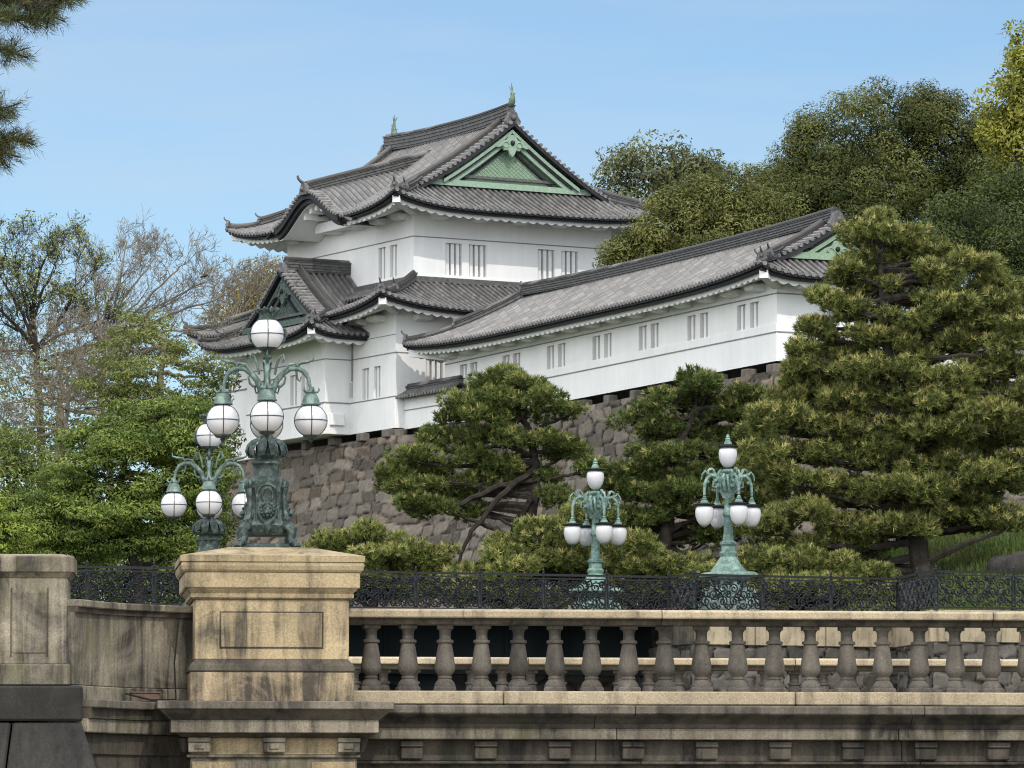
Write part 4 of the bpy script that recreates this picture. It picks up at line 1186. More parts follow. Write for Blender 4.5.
# ------------------------------------------------------------------ bronze globe lamps
def globe(parent, c, r, capz, pend=True):
    g_ = MB(); g_.ball(c, r, 24, 16); go = g_.build('globe', M['glass'], parent, smooth=True, angle=180)
    b_ = MB()
    for pl in range(3):
        pts = []
        for i in range(33):
            a = 2*math.pi*i/32; ca, sa = math.cos(a)*r*1.012, math.sin(a)*r*1.012
            pts.append((c[0]+ca, c[1]+sa, c[2]) if pl == 0 else (c[0]+ca, c[1], c[2]+sa) if pl == 1 else (c[0], c[1]+ca, c[2]+sa))
        b_.tube(pts, .005, 5)
    b_.build('globe_cage', M['bronze'], go, smooth=True)
    return go
def make_globe_lamp(label):
    o = thing('globe_lamp', label, 'street lamp', bridge_pt(-.025, 0, zb_(549.6)), BR, 'bronze globe lamps on the stone bridge')
    Z = lambda v: (548 - v)/S1
    # pedestal base plate and clawed feet
    P = MB(); P.rects([(0, .26, .26), (.035, .26, .26), (.05, .22, .22)]); P.build('base_plate', M['bronze'], o, bevel=.006)
    for sx in (-1, 1):
        for sy in (-1, 1):
            d = Vector((sx, sy, 0))
            P = MB()
            P.tube([d*.13 + Vector((0,0,.20)), d*.20 + Vector((0,0,.24)), d*.255 + Vector((0,0,.19)), d*.24 + Vector((0,0,.10)), d*.265 + Vector((0,0,.05))], [.05,.06,.055,.042,.05], 8)
            for a in (-.35, 0, .35):
                c_, s_ = math.cos(a), math.sin(a); e = Vector((d.x*c_ - d.y*s_, d.x*s_ + d.y*c_, 0))
                P.tube([d*.25 + Vector((0,0,.055)), d*.25 + e*.045 + Vector((0,0,.045)), d*.25 + e*.065 + Vector((0,0,.015))], [.03,.028,.012], 6)
            P.tube([d*.16 + Vector((0,0,.27)) + Vector((0,0,.05*math.sin(a))) + d*.05*math.cos(a) for a in [k*.6 for k in range(11)]], .022, 6)
            P.build('claw_foot', M['bronze'], o, smooth=True, angle=60)
    # shield-shaped body
    P = MB()
    rows = [(.14,.20),(.20,.225),(.235,.24),(.26,.225),(.30,.195),(.40,.172),(.52,.168),(.60,.178),(.66,.195),(.69,.20),(.71,.17),(.725,.15)]
    rings = []
    for z, h in rows:
        c_ = h*.72
        rings.append([(h,-c_,z),(h,c_,z),(c_,h,z),(-c_,h,z),(-h,c_,z),(-h,-c_,z),(-c_,-h,z),(c_,-h,z)])
    P.loft(rings); P.build('shield_body', M['bronze'], o, smooth=True, angle=30)
    for fdir in range(4):
        Mx = Matrix.Rotation(R(90)*fdir, 4, 'Z')
        P = MB(); y = -.178
        arch = [(-.115, y-.022, .27), (-.108, y-.01, .36), (-.105, y-.004, .52)] + [(.105*math.cos(math.pi - a), y-.012, .55 + .105*math.sin(a)) for a in [math.pi*k/10 for k in range(11)]] + [(.105, y-.004, .52), (.108, y-.01, .36), (.115, y-.022, .27)]
        P.tube(arch, .014, 6)
        P.tube([(-.06*math.cos(a)*.9, y-.008, .545 + .075*math.sin(a)) for a in [2*math.pi*k/14 for k in range(15)]], .008, 5)
        # garland and scrolls below the mask
        for sx in (-1, 1):
            P.tube([(sx*.09, y-.015, .42), (sx*.085, y-.03, .34), (sx*.05, y-.045, .28), (0, y-.05, .245)], [.012,.02,.022,.026], 6)
            P.tube([(sx*(.175 + .03*math.cos(a)), -.175 - .0, .655 + .035*math.sin(a)) for a in [k*.6 for k in range(12)]], .02, 6)
            P.tube([(sx*.20, -.19, .30), (sx*.175, -.178, .40), (sx*.17, -.172, .52), (sx*.185, -.185, .62)], [.028,.018,.016,.028], 7)
            P.tube([(sx*(.20 + .028*math.cos(a)), -.20, .285 + .03*math.sin(a)) for a in [k*.6 for k in range(12)]], .018, 6)
        P.tube([(0, y-.045, .26), (0, y-.06, .22), (0, y-.05, .15)], [.05,.042,.018], 8)
        P.move(0, Mx); P.build('relief_frame', M['bronze'], o, smooth=True, angle=60)
        P = MB()   # lion mask: mane, face, muzzle, brow, ears
        for k in range(12):
            a = 2*math.pi*k/12; P.ball((.062*math.cos(a), y-.012, .395 + .070*math.sin(a)), .026, 7, 5)
        P.ball((0, y-.022, .395), .056, 10, 8, 1, .8, 1.1); P.ball((0, y-.065, .370), .032, 9, 7, 1.1, .9, .9); P.ball((0, y-.068, .335), .018, 7, 5)
        for sx in (-1, 1):
            P.ball((sx*.024, y-.062, .418), .013, 6, 5); P.ball((sx*.046, y-.035, .450), .017, 6, 5); P.ball((sx*.017, y-.085, .362), .015, 6, 5)
        P.move(0, Mx); P.build('lion_mask', M['bronze'], o, smooth=True, angle=80)
    P = MB(); P.lathe([(.165,.70),(.17,.725),(.15,.74),(.135,.77),(.128,.82),(.14,.86),(.16,.875),(.16,.895),(.135,.91),(.12,.93),(.15,.955),(.15,.975),(.10,.99),(.075,1.04),(.085,1.12),(.06,1.17),(.045,1.25),(.04,1.45),(.05,1.50),(.035,1.53),(.034,1.95),(.05,1.965),(.05,1.985),(.03,2.0),(.03,2.02)], 18)
    P.build('stem', M['bronze'], o, smooth=True, angle=40)
    P = MB()   # acanthus collar
    for k in range(10):
        a = 2*math.pi*k/10; e = Vector((math.cos(a), math.sin(a), 0)); s_ = Vector((-math.sin(a), math.cos(a), 0))
        pts = [e*.085 + Vector((0,0,1.13)), e*.135 + Vector((0,0,1.11)), e*.185 + Vector((0,0,1.06)), e*.205 + Vector((0,0,.99)), e*.185 + Vector((0,0,.95)), e*.16 + Vector((0,0,.97))]
        wd = [.02,.04,.05,.042,.025,.01]
        P.loft([[p - s_*w, p + e*.018 + Vector((0,0,.012)), p + s_*w, p - e*.012] for p, w in zip(pts, wd)])
    P.build('leaf_collar', M['bronze'], o, smooth=True, angle=50)
    for k in range(4):
        a = R(90)*k - R(3); e = Vector((math.cos(a), math.sin(a), 0)); s_ = Vector((-math.sin(a), math.cos(a), 0))
        at_ = lambda r_, v, w=0: e*r_ + s_*w + Vector((0,0,Z(v)))
        P = MB()
        P.tube([at_(.03,398), at_(.06,388), at_(.10,378), at_(.16,371), at_(.23,366), at_(.31,365.5), at_(.38,369), at_(.425,376), at_(.445,386), at_(.45,396)], [.03,.034,.032,.030,.030,.028,.024,.020,.017,.017], 8)
        P.tube([at_(.08,372), at_(.10,362), at_(.13,354), at_(.165,352), at_(.175,357), at_(.155,360)], [.014,.016,.015,.013,.011,.008], 6)     # inner up-scroll
        P.tube([at_(.10,383), at_(.14,384), at_(.175,381), at_(.19,375), at_(.17,372)], [.014,.016,.014,.012,.008], 6)
        P.tube([at_(.28,366), at_(.34,360), at_(.42,359), at_(.47,357), at_(.475,352)], [.018,.024,.017,.011,.005], 6)    # leaf tip at the bend
        P.tube([at_(.30,368), at_(.31,376), at_(.335,379), at_(.35,374)], [.014,.013,.010,.006], 6)
        for w in (-1, 1): P.tube([at_(.16,372,w*.02), at_(.22,362,w*.035), at_(.29,361,w*.03), at_(.33,366,w*.01)], [.008,.015,.013,.006], 6)
        arm = P.build('arm', M['bronze_mid'], o, smooth=True, angle=60)
        P = MB(); c_ = e*.45
        P.lathe([(.10,Z(402.6)),(.104,Z(401.6)),(.09,Z(400.5)),(.088,Z(398)),(.072,Z(394)),(.055,Z(391)),(.062,Z(390)),(.05,Z(388.5)),(.028,Z(387)),(.02,Z(384))], 14, (c_.x, c_.y, 0))
        for j in range(5):
            b = a + 2*math.pi*j/5; f = Vector((math.cos(b), math.sin(b), 0))
            P.tube([c_ + f*.06 + Vector((0,0,Z(390))), c_ + f*.085 + Vector((0,0,Z(387.5))), c_ + f*.08 + Vector((0,0,Z(384.8)))], [.012,.012,.005], 5)
        P.build('shade_cap', M['bronze_mid'], arm, smooth=True, angle=50)
        cz = Z(402.2) - .163
        globe(arm, (c_.x, c_.y, cz), .166, 0)
        P = MB(); P.lathe([(.008,cz-.225),(.03,cz-.20),(.02,cz-.188),(.07,cz-.178),(.085,cz-.158),(.06,cz-.15)], 10, (c_.x, c_.y, 0)); P.build('pendant', M['bronze'], arm, smooth=True, angle=50)
        # small curled finials round the stem
        P = MB(); P.tube([at_(.04,384+8), at_(.07,388), at_(.11,391), at_(.125,386), at_(.105,383.5)], [.014,.013,.011,.010,.006], 6); P.build('scroll', M['bronze'], arm, smooth=True)
    cz = Z(331.5)
    P = MB(); P.lathe([(.028,Z(352)),(.035,Z(350.5)),(.05,Z(349)),(.085,Z(347.2)),(.105,Z(345)),(.112,Z(343.5)),(.10,Z(343))], 16); P.build('top_cup', M['bronze'], o, smooth=True, angle=50)
    tg = globe(o, (0, 0, cz), .172, 0)
    P = MB(); P.lathe([(.09,Z(317.5)),(.10,Z(317)),(.10,Z(315.6)),(.086,Z(315)),(.086,Z(309.5)),(.098,Z(308.5)),(.115,Z(307)),(.10,Z(306.4)),(.03,Z(306.8))], 16)
    for j in range(10):
        b = 2*math.pi*j/10; f = Vector((math.cos(b), math.sin(b), 0)); P.tube([f*.10 + Vector((0,0,Z(308.5))), f*.118 + Vector((0,0,Z(306))), f*.112 + Vector((0,0,Z(304.2)))], [.02,.018,.006], 5)
    P.build('crown', M['bronze'], o, smooth=True, angle=50)
    for sx in (-1, 1):
        P = MB(); P.tube([(sx*.178, 0, cz+.06), (sx*.186, 0, cz), (sx*.17, 0, cz-.07), (sx*.115, 0, cz-.12)], [.012,.024,.014,.010], 6); P.build('globe_bracket', M['bronze'], o, smooth=True)
    return o
M['bronze_mid'] = verdigris('weathered_bronze', (0.035, 0.058, 0.053), (0.085, 0.125, 0.112), (0.20, 0.29, 0.25))
lamp1 = make_globe_lamp('nearer bronze lamp with five caged white globes on the tan pedestal')
lamp2 = copy_tree(lamp1); lamp2.location = bridge_pt(-.05, BW, zb_(549.6))
lamp2['label'] = 'farther bronze five-globe lamp partly hidden behind the nearer lamp and pedestal'
# ------------------------------------------------------------------ iron bridge behind: deck, railing, lamps
KF = 150.0 * 275.0
def fence_pt(u, vtop):
    """point on the railing's line; its top rail is level, so its picture row gives its distance"""
    Y = KF / (850.0 - vtop); p = at(u, vtop, Y); return Vector((p.x, p.y, 0))
ZF1 = EYE + KF/5000.0                # top of the railing
ZF0 = ZF1 - 1.16                     # deck level
ib = thing('iron_bridge', 'dark teal iron bridge span crossing high behind the stone balustrade', 'bridge')
pL, pR = fence_pt(-60, 564.6), fence_pt(668, 577)
dv = (pR - pL).normalized(); nv_ = Vector((-dv.y, dv.x, 0))
def slab(a, b, w0, w1, z0, z1, name, mat, parent):
    n_ = Vector((-(b-a).y, (b-a).x, 0)).normalized(); P = MB()
    P.loft([[a + n_*w0 + Vector((0,0,z0)), a + n_*w1 + Vector((0,0,z0)), a + n_*w1 + Vector((0,0,z1)), a + n_*w0 + Vector((0,0,z1))],
            [b + n_*w0 + Vector((0,0,z0)), b + n_*w1 + Vector((0,0,z0)), b + n_*w1 + Vector((0,0,z1)), b + n_*w0 + Vector((0,0,z1))]])
    return P.build(name, mat, parent)
M['grey_stone'] = simple('grey_deck_edge', (0.26, 0.25, 0.24), 0.8, 0.2, 1.0)
slab(pL, pR, -.25, 9.0, ZF0-.32, ZF0-.02, 'deck', M['grey_stone'], ib)
slab(pL, pR, 1.5, 1.8, ZF0-1.75, ZF0-.32, 'girder', M['teal'], ib)
slab(pL, pR, 8.3, 8.6, ZF0-1.55, ZF0-.32, 'girder', M['teal'], ib)
slab(pL, pR, 1.42, 1.9, ZF0-1.82, ZF0-1.7, 'girder_flange', M['teal'], ib)
for i in range(14):
    a = pL + dv*(i*1.9 + .5); P = MB(); P.tube([a + nv_*1.46 + Vector((0,0,ZF0-1.7)), a + nv_*1.46 + Vector((0,0,ZF0-.35))], .07, 6); P.build('stiffener', M['teal'], ib)
P = MB()
L_ = (pR-pL).length
arc = [pL + nv_*2.2 + dv*(L_*t) + Vector((0,0,ZF0 - 1.8 - 4.2*(2*t-1)**2)) for t in [i/16 for i in range(17)]]
P.sweep(arc, .5, .6); P.build('arch_rib', M['teal'], ib)
# abutment the iron bridge lands on
ab = thing('bridge_abutment', 'stone abutment with pale coping blocks at the right end of the iron bridge', 'abutment')
def wall_strip(pts, z0, z1, th, name, mat, parent, cut=None, off=0.0):
    for a, b in zip(pts[:-1], pts[1:]):
        d = b - a; n_ = Vector((-d.y, d.x, 0)).normalized(); L2 = d.length; x = 0.0
        while x < L2 - 1e-3:
            e_ = min(L2, x + (cut*random.uniform(.8, 1.25) if cut else L2))
            p0, p1 = a + d.normalized()*(x+.012) + n_*off, a + d.normalized()*(e_-.012) + n_*off; P = MB()
            P.loft([[p0 + Vector((0,0,z0)), p0 + n_*th + Vector((0,0,z0)), p0 + n_*th + Vector((0,0,z1)), p0 + Vector((0,0,z1))],
                    [p1 + Vector((0,0,z0)), p1 + n_*th + Vector((0,0,z0)), p1 + n_*th + Vector((0,0,z1)), p1 + Vector((0,0,z1))]])
            P.build(name, mat, parent, bevel=.02); x = e_
apts = [fence_pt(645, 576.6), fence_pt(668, 577), fence_pt(694, 574.6), fence_pt(898, 579), fence_pt(936, 571), fence_pt(1150, 575)]
zA = hz(645, 150.0); zB = hz(627, 150.0)
wall_strip(apts[1:3], zA, ZF0-.02, 1.2, 'quoin_block', M['granite_dark'], ab, .9, -.18)
wall_strip(apts[2:], zA, ZF0-.02, 1.2, 'coping_block', M['granite_pale'], ab, 2.1, -.18)
fp = [p.copy() for p in apts[1:]]
rampart_face([fence_pt(668,577) + nv_*8] + fp, zA, -1.4, 0.5, 'abutment_face', ab, res=0.06, seed=9, cell=(.62, .42), tone=(.078, .071, .062))
g = MB(); g.add([p + Vector((0,0,ZF0-.06)) for p in (apts[1:] + [Vector((60, 175, 0)), Vector((3, 175, 0))])], [tuple(range(7))]); g.build('abutment_top', M['gravel'], ab, recalc=False)
# dark retaining wall of the bank behind the span
rw = thing('retaining_wall', 'shadowed stone retaining wall seen under the iron bridge deck', 'retaining wall')
rampart_face([Vector((-60, 154.5, 0)), Vector((7, 154.5, 0))], 9.0, -1.4, 0.6, 'wall_face', rw, res=0.12, seed=12, tone=(.07, .064, .058))

# railing panel: frame, and scrolls cut from flat bar
M['iron_blue'] = simple('blue_black_iron', (0.008, 0.0095, 0.013), 0.5, 0.4, 6, 0.3)
def spiral(mb, cx, cz, r, turns, a0, sgn, rad=.020, y=0.0, n_=16):
    pts = []
    for i in range(n_ + 1):
        t = i/n_; rr = r*(1 - .82*t); a = a0 + sgn*turns*2*math.pi*t
        pts.append((cx + rr*math.cos(a), y, cz + rr*math.sin(a)))
    mb.tube(pts, rad, 4)
def railing_panel(w, h=1.16):
    fr = MB()
    fr.box(0, w, -.03, .03, h-.065, h); fr.box(0, w, -.022, .022, h-.16, h-.125); fr.box(0, w, -.025, .025, .04, .09)
    for x in (0.05, w-.05): fr.box(x-.018, x+.018, -.018, .018, .05, h-.13)
    sc_ = MB(); r_ = random.Random(3); z0, z1 = .10, h-.16; H_ = z1-z0
    for sx in (1, -1):
        X = lambda f: w/2 + sx*f*w/2
        for cx, cz, r, tr, a0, sg in ((.16,.28,.17,1.6,0,1), (.16,.70,.15,1.5,3.1,-1), (.42,.50,.20,1.8,1.6,1), (.42,.14,.12,1.4,.5,-1), (.44,.88,.11,1.4,4.,1),
                                      (.66,.26,.17,1.6,2.4,-1), (.66,.74,.17,1.6,.3,1), (.86,.50,.15,1.5,1.,-1), (.86,.14,.11,1.3,2.,1), (.86,.86,.11,1.3,5.,-1), (.02,.5,.11,1.3,1.2,1), (.28,.48,.10,1.2,2,1), (.56,.50,.08,1.2,4,1), (.30,.90,.07,1.1,0,1), (.30,.08,.07,1.1,2,1), (.74,.50,.07,1.2,0,1), (.06,.90,.08,1.1,0,-1), (.06,.10,.08,1.1,3,-1)):
            spiral(sc_, X(cx), z0 + cz*H_, r*1.02, tr, a0 if sx > 0 else math.pi - a0, sg*sx, .024)
        for a, b in (((.0,.0),(.30,.60)), ((.30,.60),(.52,1.0)), ((.55,.0),(.78,.55)), ((.78,.55),(.98,1.0)), ((.98,.0),(.75,.45)), ((.25,1.),(.5,.3))):
            pa, pb = (X(a[0]), z0+a[1]*H_), (X(b[0]), z0+b[1]*H_)
            pts = [(pa[0] + (pb[0]-pa[0])*t + sx*.06*math.sin(2*math.pi*t), 0, pa[1] + (pb[1]-pa[1])*t) for t in [i/8 for i in range(9)]]
            sc_.tube(pts, .023, 4)
        # cast leaves along the stems
        for i in range(44):
            cx, cz = r_.uniform(.02, .97), r_.uniform(.06, .94); a = r_.uniform(0, 6.28); l_ = r_.uniform(.05, .10)
            p = Vector((X(cx), 0, z0 + cz*H_)); d_ = Vector((math.cos(a), 0, math.sin(a))); e_ = Vector((-d_.z, 0, d_.x))
            sc_.loft([[p + Vector((0,-.012,0)), p + e_*.008, p + Vector((0,.012,0)), p - e_*.008], [p + d_*l_*.5 + Vector((0,-.014,0)), p + d_*l_*.5 + e_*.026, p + d_*l_*.5 + Vector((0,.014,0)), p + d_*l_*.5 - e_*.026], [p + d_*l_ + Vector((0,-.004,0)), p + d_*l_ + e_*.004, p + d_*l_ + Vector((0,.004,0)), p + d_*l_ - e_*.004]])
    return fr, sc_
def railing_post(mb):
    mb.rects([(0,.07,.07),(.08,.07,.07),(.10,.05,.05)]); mb.lathe([(.05,.10),(.065,.14),(.035,.20),(.045,.32),(.055,.38),(.03,.46),(.026,.85),(.045,.90),(.028,.94),(.026,1.12),(.05,1.16),(.05,1.19),(.025,1.21),(.04,1.25),(.03,1.29),(.004,1.33)], 8)
    return mb
post_me = None; panel_cache = {}
def railing(label, stops):
    global post_me
    o = thing('iron_railing', label, 'railing', (stops[0].x, stops[0].y, ZF0))
    def put(ob, p, rz):
        ob.parent = o; ob.location = (p.x - stops[0].x, p.y - stops[0].y, 0); ob.rotation_euler = (0, 0, rz)
    for i, p in enumerate(stops):
        d = (stops[min(i+1, len(stops)-1)] - stops[max(i-1, 0)]); rz = math.atan2(d.y, d.x)
        if post_me is None: ob = railing_post(MB()).build('post', M['iron_blue'], o, smooth=True, angle=40); post_me = ob.data
        else: ob = bpy.data.objects.new('post', post_me); col.objects.link(ob)
        put(ob, p, rz)
        if i + 1 < len(stops):
            d = stops[i+1] - p; w = d.length; key = round(w, 1)
            if key not in panel_cache:
                fr, s_ = railing_panel(w); f_ = fr.build('panel_frame', M['iron_blue'], o); s2 = s_.build('scrollwork', M['iron_blue'], f_); panel_cache[key] = (f_.data, s2.data)
            else:
                f_ = bpy.data.objects.new('panel_frame', panel_cache[key][0]); s2 = bpy.data.objects.new('scrollwork', panel_cache[key][1])
                col.objects.link(f_); col.objects.link(s2); s2.parent = f_
            put(f_, p, math.atan2(d.y, d.x)); f_.scale.x = w/key if False else 1.0
    return o
def split(a, b, n_): return [a.lerp(b, i/n_) for i in range(n_+1)]
s1 = split(fence_pt(20, 565.3), fence_pt(669, 577), 10)
railing('straight run of black scrollwork railing along the iron bridge deck', s1)
s2 = [fence_pt(669, 577), fence_pt(694, 574.6)] + split(fence_pt(694, 574.6), fence_pt(898, 579), 3)[1:] + [fence_pt(917, 573.5), fence_pt(936, 571)] + split(fence_pt(936, 571), fence_pt(1090, 574), 2)[1:]
railing('stepped black scrollwork railing at the right below the biggest pine', s2)

# ---- clustered lamps on the iron bridge
def make_cluster_lamp(label, u, Y, sc_):
    S = 32.9
    p = at(u, 600, Y)
    o = thing('cluster_lamp', label, 'street lamp', (p.x, p.y, ZF0+.42), R(22), 'verdigris lamps on the iron bridge')
    Z = lambda v: (607 - v)/S
    P = MB()
    P.rects([(Z(607)-.44,.72,.72),(Z(607),.72,.72),(Z(603),.72,.72),(Z(602),.64,.64),(Z(597),.58,.58),(Z(590),.44,.44),(Z(583),.42,.42),(Z(580),.54,.54),(Z(578.5),.54,.54)])
    ped_ = P.build('pedestal', M['bronze_mid'], o, bevel=.03)
    P = MB()
    for fdir in range(4):
        st = len(P.v)
        for sx in (-1, 1):
            P.tube([(sx*(.40+.19*math.cos(a)*(1-k_/26)), -.62+.02*k_/10, Z(598)+.24*math.sin(a)*(1-k_/26)) for k_, a in [(k_, k_*.5) for k_ in range(20)]], .05, 6)
            P.tube([(sx*.2, -.58, Z(604)), (sx*.26, -.54, Z(594)), (sx*.2, -.48, Z(586)), (sx*.32, -.46, Z(582))], [.06,.05,.045,.04], 6)
        P.ball((0, -.53, Z(592)), .2, 10, 8, 1, .5, 1.2)
        P.move(st, Matrix.Rotation(R(90)*fdir, 4, 'Z'))
    P.build('pedestal_relief', M['bronze_pale'], ped_, smooth=True, angle=60)
    P = MB(); P.rects([(Z(578.5),.68,.68),(Z(576.5),.70,.70),(Z(574.5),.66,.66),(Z(573.5),.58,.58)]); P.build('plate', M['bronze_pale'], o, bevel=.02)
    P = MB(); k = 1/S
    P.lathe([(r_*k, Z(v)) for r_, v in [(18,573.5),(17.5,571),(14.5,568),(11,563),(8.2,558),(9.2,555.5),(9.2,554),(7.2,552),(7.2,547),(8.6,545.5),(8.6,543.5),(5.8,541.5),(5.0,536),(4.4,528),(4.0,518),(5.6,516),(5.6,513.5),(4.2,511),(3.8,500),(5,498),(6.5,494),(7.8,488),(7,482),(5,478),(4.2,474),(6.5,471.5),(6.5,470),(4,468.8)]], 16)
    P.build('stem', M['bronze_pale'], o, smooth=True, angle=40)
    def shade(parent, c, vt, top=False):
        ch = 1.0 if top else .72
        # cap cone, black disc, egg-shaped glass (profile rows relative to the disc)
        P = MB(); zt = c.z
        P.lathe([(3.4*k, zt),(4.4*k, zt+1.0*k*ch),(3.8*k, zt+3*k*ch),(2.6*k, zt+5*k*ch),(3.0*k, zt+6*k*ch),(1.8*k, zt+7.4*k*ch),(2.2*k, zt+8.6*k*ch),(.6*k, zt+11.5*k*ch)], 12, (c.x, c.y, 0)); cp_ = P.build('shade_cap', M['bronze_pale'], parent, smooth=True, angle=45)
        P = MB(); P.lathe([(7*k, zt-3.0*k),(10.4*k, zt-2.0*k),(10.8*k, zt-.8*k),(4.4*k, zt+.2*k)], 16, (c.x, c.y, 0)); P.build('shade_disc', M['iron'], cp_, smooth=True, angle=45)
        P = MB(); P.lathe([(.4*k, zt-22.6*k),(3.6*k, zt-22.2*k),(5.6*k, zt-20.6*k),(7.9*k, zt-17*k),(9.2*k, zt-12.5*k),(9.5*k, zt-8.5*k),(9.0*k, zt-5*k),(7.2*k, zt-2.4*k)], 18, (c.x, c.y, 0)); P.build('globe', M['glass'], cp_, smooth=True, angle=80)
        P = MB(); P.lathe([(.4*k, zt-24.4*k),(3.0*k, zt-23*k),(3.8*k, zt-21.6*k)], 10, (c.x, c.y, 0)); P.build('pendant', M['bronze_pale'], cp_, smooth=True)
    for q_ in range(4):
        a = R(90)*q_; e = Vector((math.cos(a), math.sin(a), 0)); s_ = Vector((-math.sin(a), math.cos(a), 0))
        A = lambda r_, v, w=0: e*(r_*k) + s_*(w*k) + Vector((0,0,Z(v)))
        P = MB()
        P.tube([A(4,498), A(6.5,490), A(10,481), A(14.5,476), A(19.5,475.5), A(23.5,479), A(25.8,485), A(26.3,491), A(26.3,496)], [2.4*k,2.5*k,2.4*k,2.3*k,2.2*k,2.0*k,1.8*k,1.6*k,1.5*k], 8)
        P.tube([A(18.5 + 3.4*math.cos(t_), 471.6 - 3.0*math.sin(t_)) for t_ in [i_*.52 for i_ in range(13)]], 1.0*k, 5)
        P.tube([A(8 + 2.8*math.cos(t_), 474 - 3.4*math.sin(t_)) for t_ in [i_*.52 for i_ in range(13)]], 1.1*k, 5)
        P.ball(A(22.5, 482.5), 1.9*k, 7, 5); P.ball(A(14, 481), 2.2*k, 7, 5)
        P.tube([A(8,484), A(11,475), A(8.5,470), A(5.5,473), A(7,477)], [1.6*k,1.5*k,1.3*k,1.1*k,.8*k], 6)
        P.tube([A(14,475), A(18,469), A(22,471), A(21,475)], [1.5*k,1.5*k,1.2*k,.7*k], 6)
        P.tube([A(12,480), A(16,482), A(17,487), A(13.5,488), A(12.5,484.5)], [1.5*k,1.4*k,1.2*k,1*k,.6*k], 6)
        P.tube([A(22,475), A(25.5,471.5), A(28.5,475), A(29.5,480)], [1.5*k,1.3*k,1*k,.6*k], 6)
        D45 = lambda r_, v: (e + s_).normalized()*(r_*k) + Vector((0,0,Z(v)))
        P.tube([D45(4,494), D45(10,490), D45(13,483), D45(10,477), D45(7,481), D45(9,485)], [1.5*k,1.7*k,1.6*k,1.4*k,1.1*k,.7*k], 6)
        P.tube([D45(6,480), D45(12,475), D45(15,478), D45(13.5,482)], [1.4*k,1.5*k,1.2*k,.8*k], 6)
        for w in (-4, 4): P.tube([A(6,492,w*.4), A(10,486,w), A(9,478,w*1.2), A(6,475,w)], [1.5*k,1.6*k,1.3*k,.8*k], 6)
        P.ball(A(10.5, 486, 0), 2.8*k, 8, 6)
        arm = P.build('arm', M['bronze_pale'], o, smooth=True, angle=60)
        shade(arm, A(26.3, 504.5), 0)
    shade(o, Vector((0, 0, Z(444.5))), 0, True)
    o.scale = (sc_,)*3
    return o
cl = make_cluster_lamp('larger green lamp cluster in front of the biggest pine', 728.5, 154.0, 1.0)
c2 = copy_tree(cl); p = at(595.5, 600, 163.5); c2.location = (p.x, p.y, ZF0+.42); c2.rotation_euler = (0, 0, R(20)); c2['label'] = 'smaller-looking green lamp cluster standing farther left before the leaning pine'
# ------------------------------------------------------------------ trees
def unit(a): return a / np.maximum(1e-9, np.linalg.norm(a, axis=-1, keepdims=True))
def needles(P, A, size, per, colr, spread=0.75, width=0.10, tipmix=None):
    """tufts of needle blades at P pointing along A"""
    n = len(P)
    P = np.repeat(P, per, 0); A = np.repeat(A, per, 0); s = np.repeat(size, per)[:, None] * rng.uniform(.7, 1.15, (n*per, 1))
    d = unit(A + rng.normal(0, spread, (n*per, 3)))
    side = unit(np.cross(d, rng.normal(0, 1, (n*per, 3)))) * s * width
    b = P + rng.normal(0, .02, (n*per, 3))
    V = np.stack([b - side, b + side, b + d*s], 1).reshape(-1, 3)
    C = np.repeat(colr, per, 0)[:, None, :] * rng.uniform(.8, 1.2, (n*per, 1, 1))
    C = np.repeat(C, 3, 1)
    if tipmix is not None: C[:, 2, :] = C[:, 2, :]*tipmix
    C = np.concatenate([C, np.ones(C.shape[:-1] + (1,))], -1).reshape(-1, 4)
    return V, np.arange(len(V)).reshape(-1, 3), C
def leaves(P, N, size, colr, jitter=0.6, aspect=0.7):
    """leaf-sized bent quads (two triangles) at P with normals about N"""
    n = len(P)
    N = unit(N + rng.normal(0, jitter, (n, 3))); t = unit(np.cross(N, rng.normal(0, 1, (n, 3)))); b = np.cross(N, t)
    s = size[:, None]
    V = np.stack([P - t*s, P + b*s*aspect*.5, P + t*s, P - b*s*aspect*.5], 1).reshape(-1, 3)
    q = np.arange(n)[:, None]*4
    F = np.concatenate([q + [0, 1, 2], q + [0, 2, 3]], 0)
    C = np.concatenate([colr, np.ones((n, 1))], 1).repeat(4, 0)
    return V, F, C
def ball_pts(n, shell=0.0):
    d = unit(rng.normal(0, 1, (n, 3))); r = (shell**3 + (1-shell**3)*rng.uniform(0, 1, (n, 1)))**(1/3)
    return d, r
def px(Y): return FPX / Y
def pad_world(u, v, ru, rv, Y, dy=0.0):
    """centre and radii in metres of a clump measured on the photograph, standing at distance Y+dy"""
    c = at(u, v, Y + dy); k = (Y+dy)/FPX
    return np.array(c), ru*k, rv*k
def limb(mb, pts, r0, r1, n=7, wob=0.0):
    """smooth tapered limb through control points"""
    pts = [Vector(p) for p in pts]; out = []
    m = len(pts)
    for i in range(m-1):
        p0, p1, p2, p3 = pts[max(i-1,0)], pts[i], pts[i+1], pts[min(i+2,m-1)]
        for j in range(5):
            t = j/5; out.append(0.5*((2*p1) + (p2-p0)*t + (2*p0-5*p1+4*p2-p3)*t*t + (3*p1-p0-3*p2+p3)*t**3))
    out.append(pts[-1])
    for i in range(1, len(out)-1): out[i] = out[i] + Vector((random.uniform(-wob,wob), random.uniform(-wob,wob), random.uniform(-wob,wob)))
    mb.tube(out, [r0 + (r1-r0)*i/(len(out)-1) for i in range(len(out))], n)
    return out

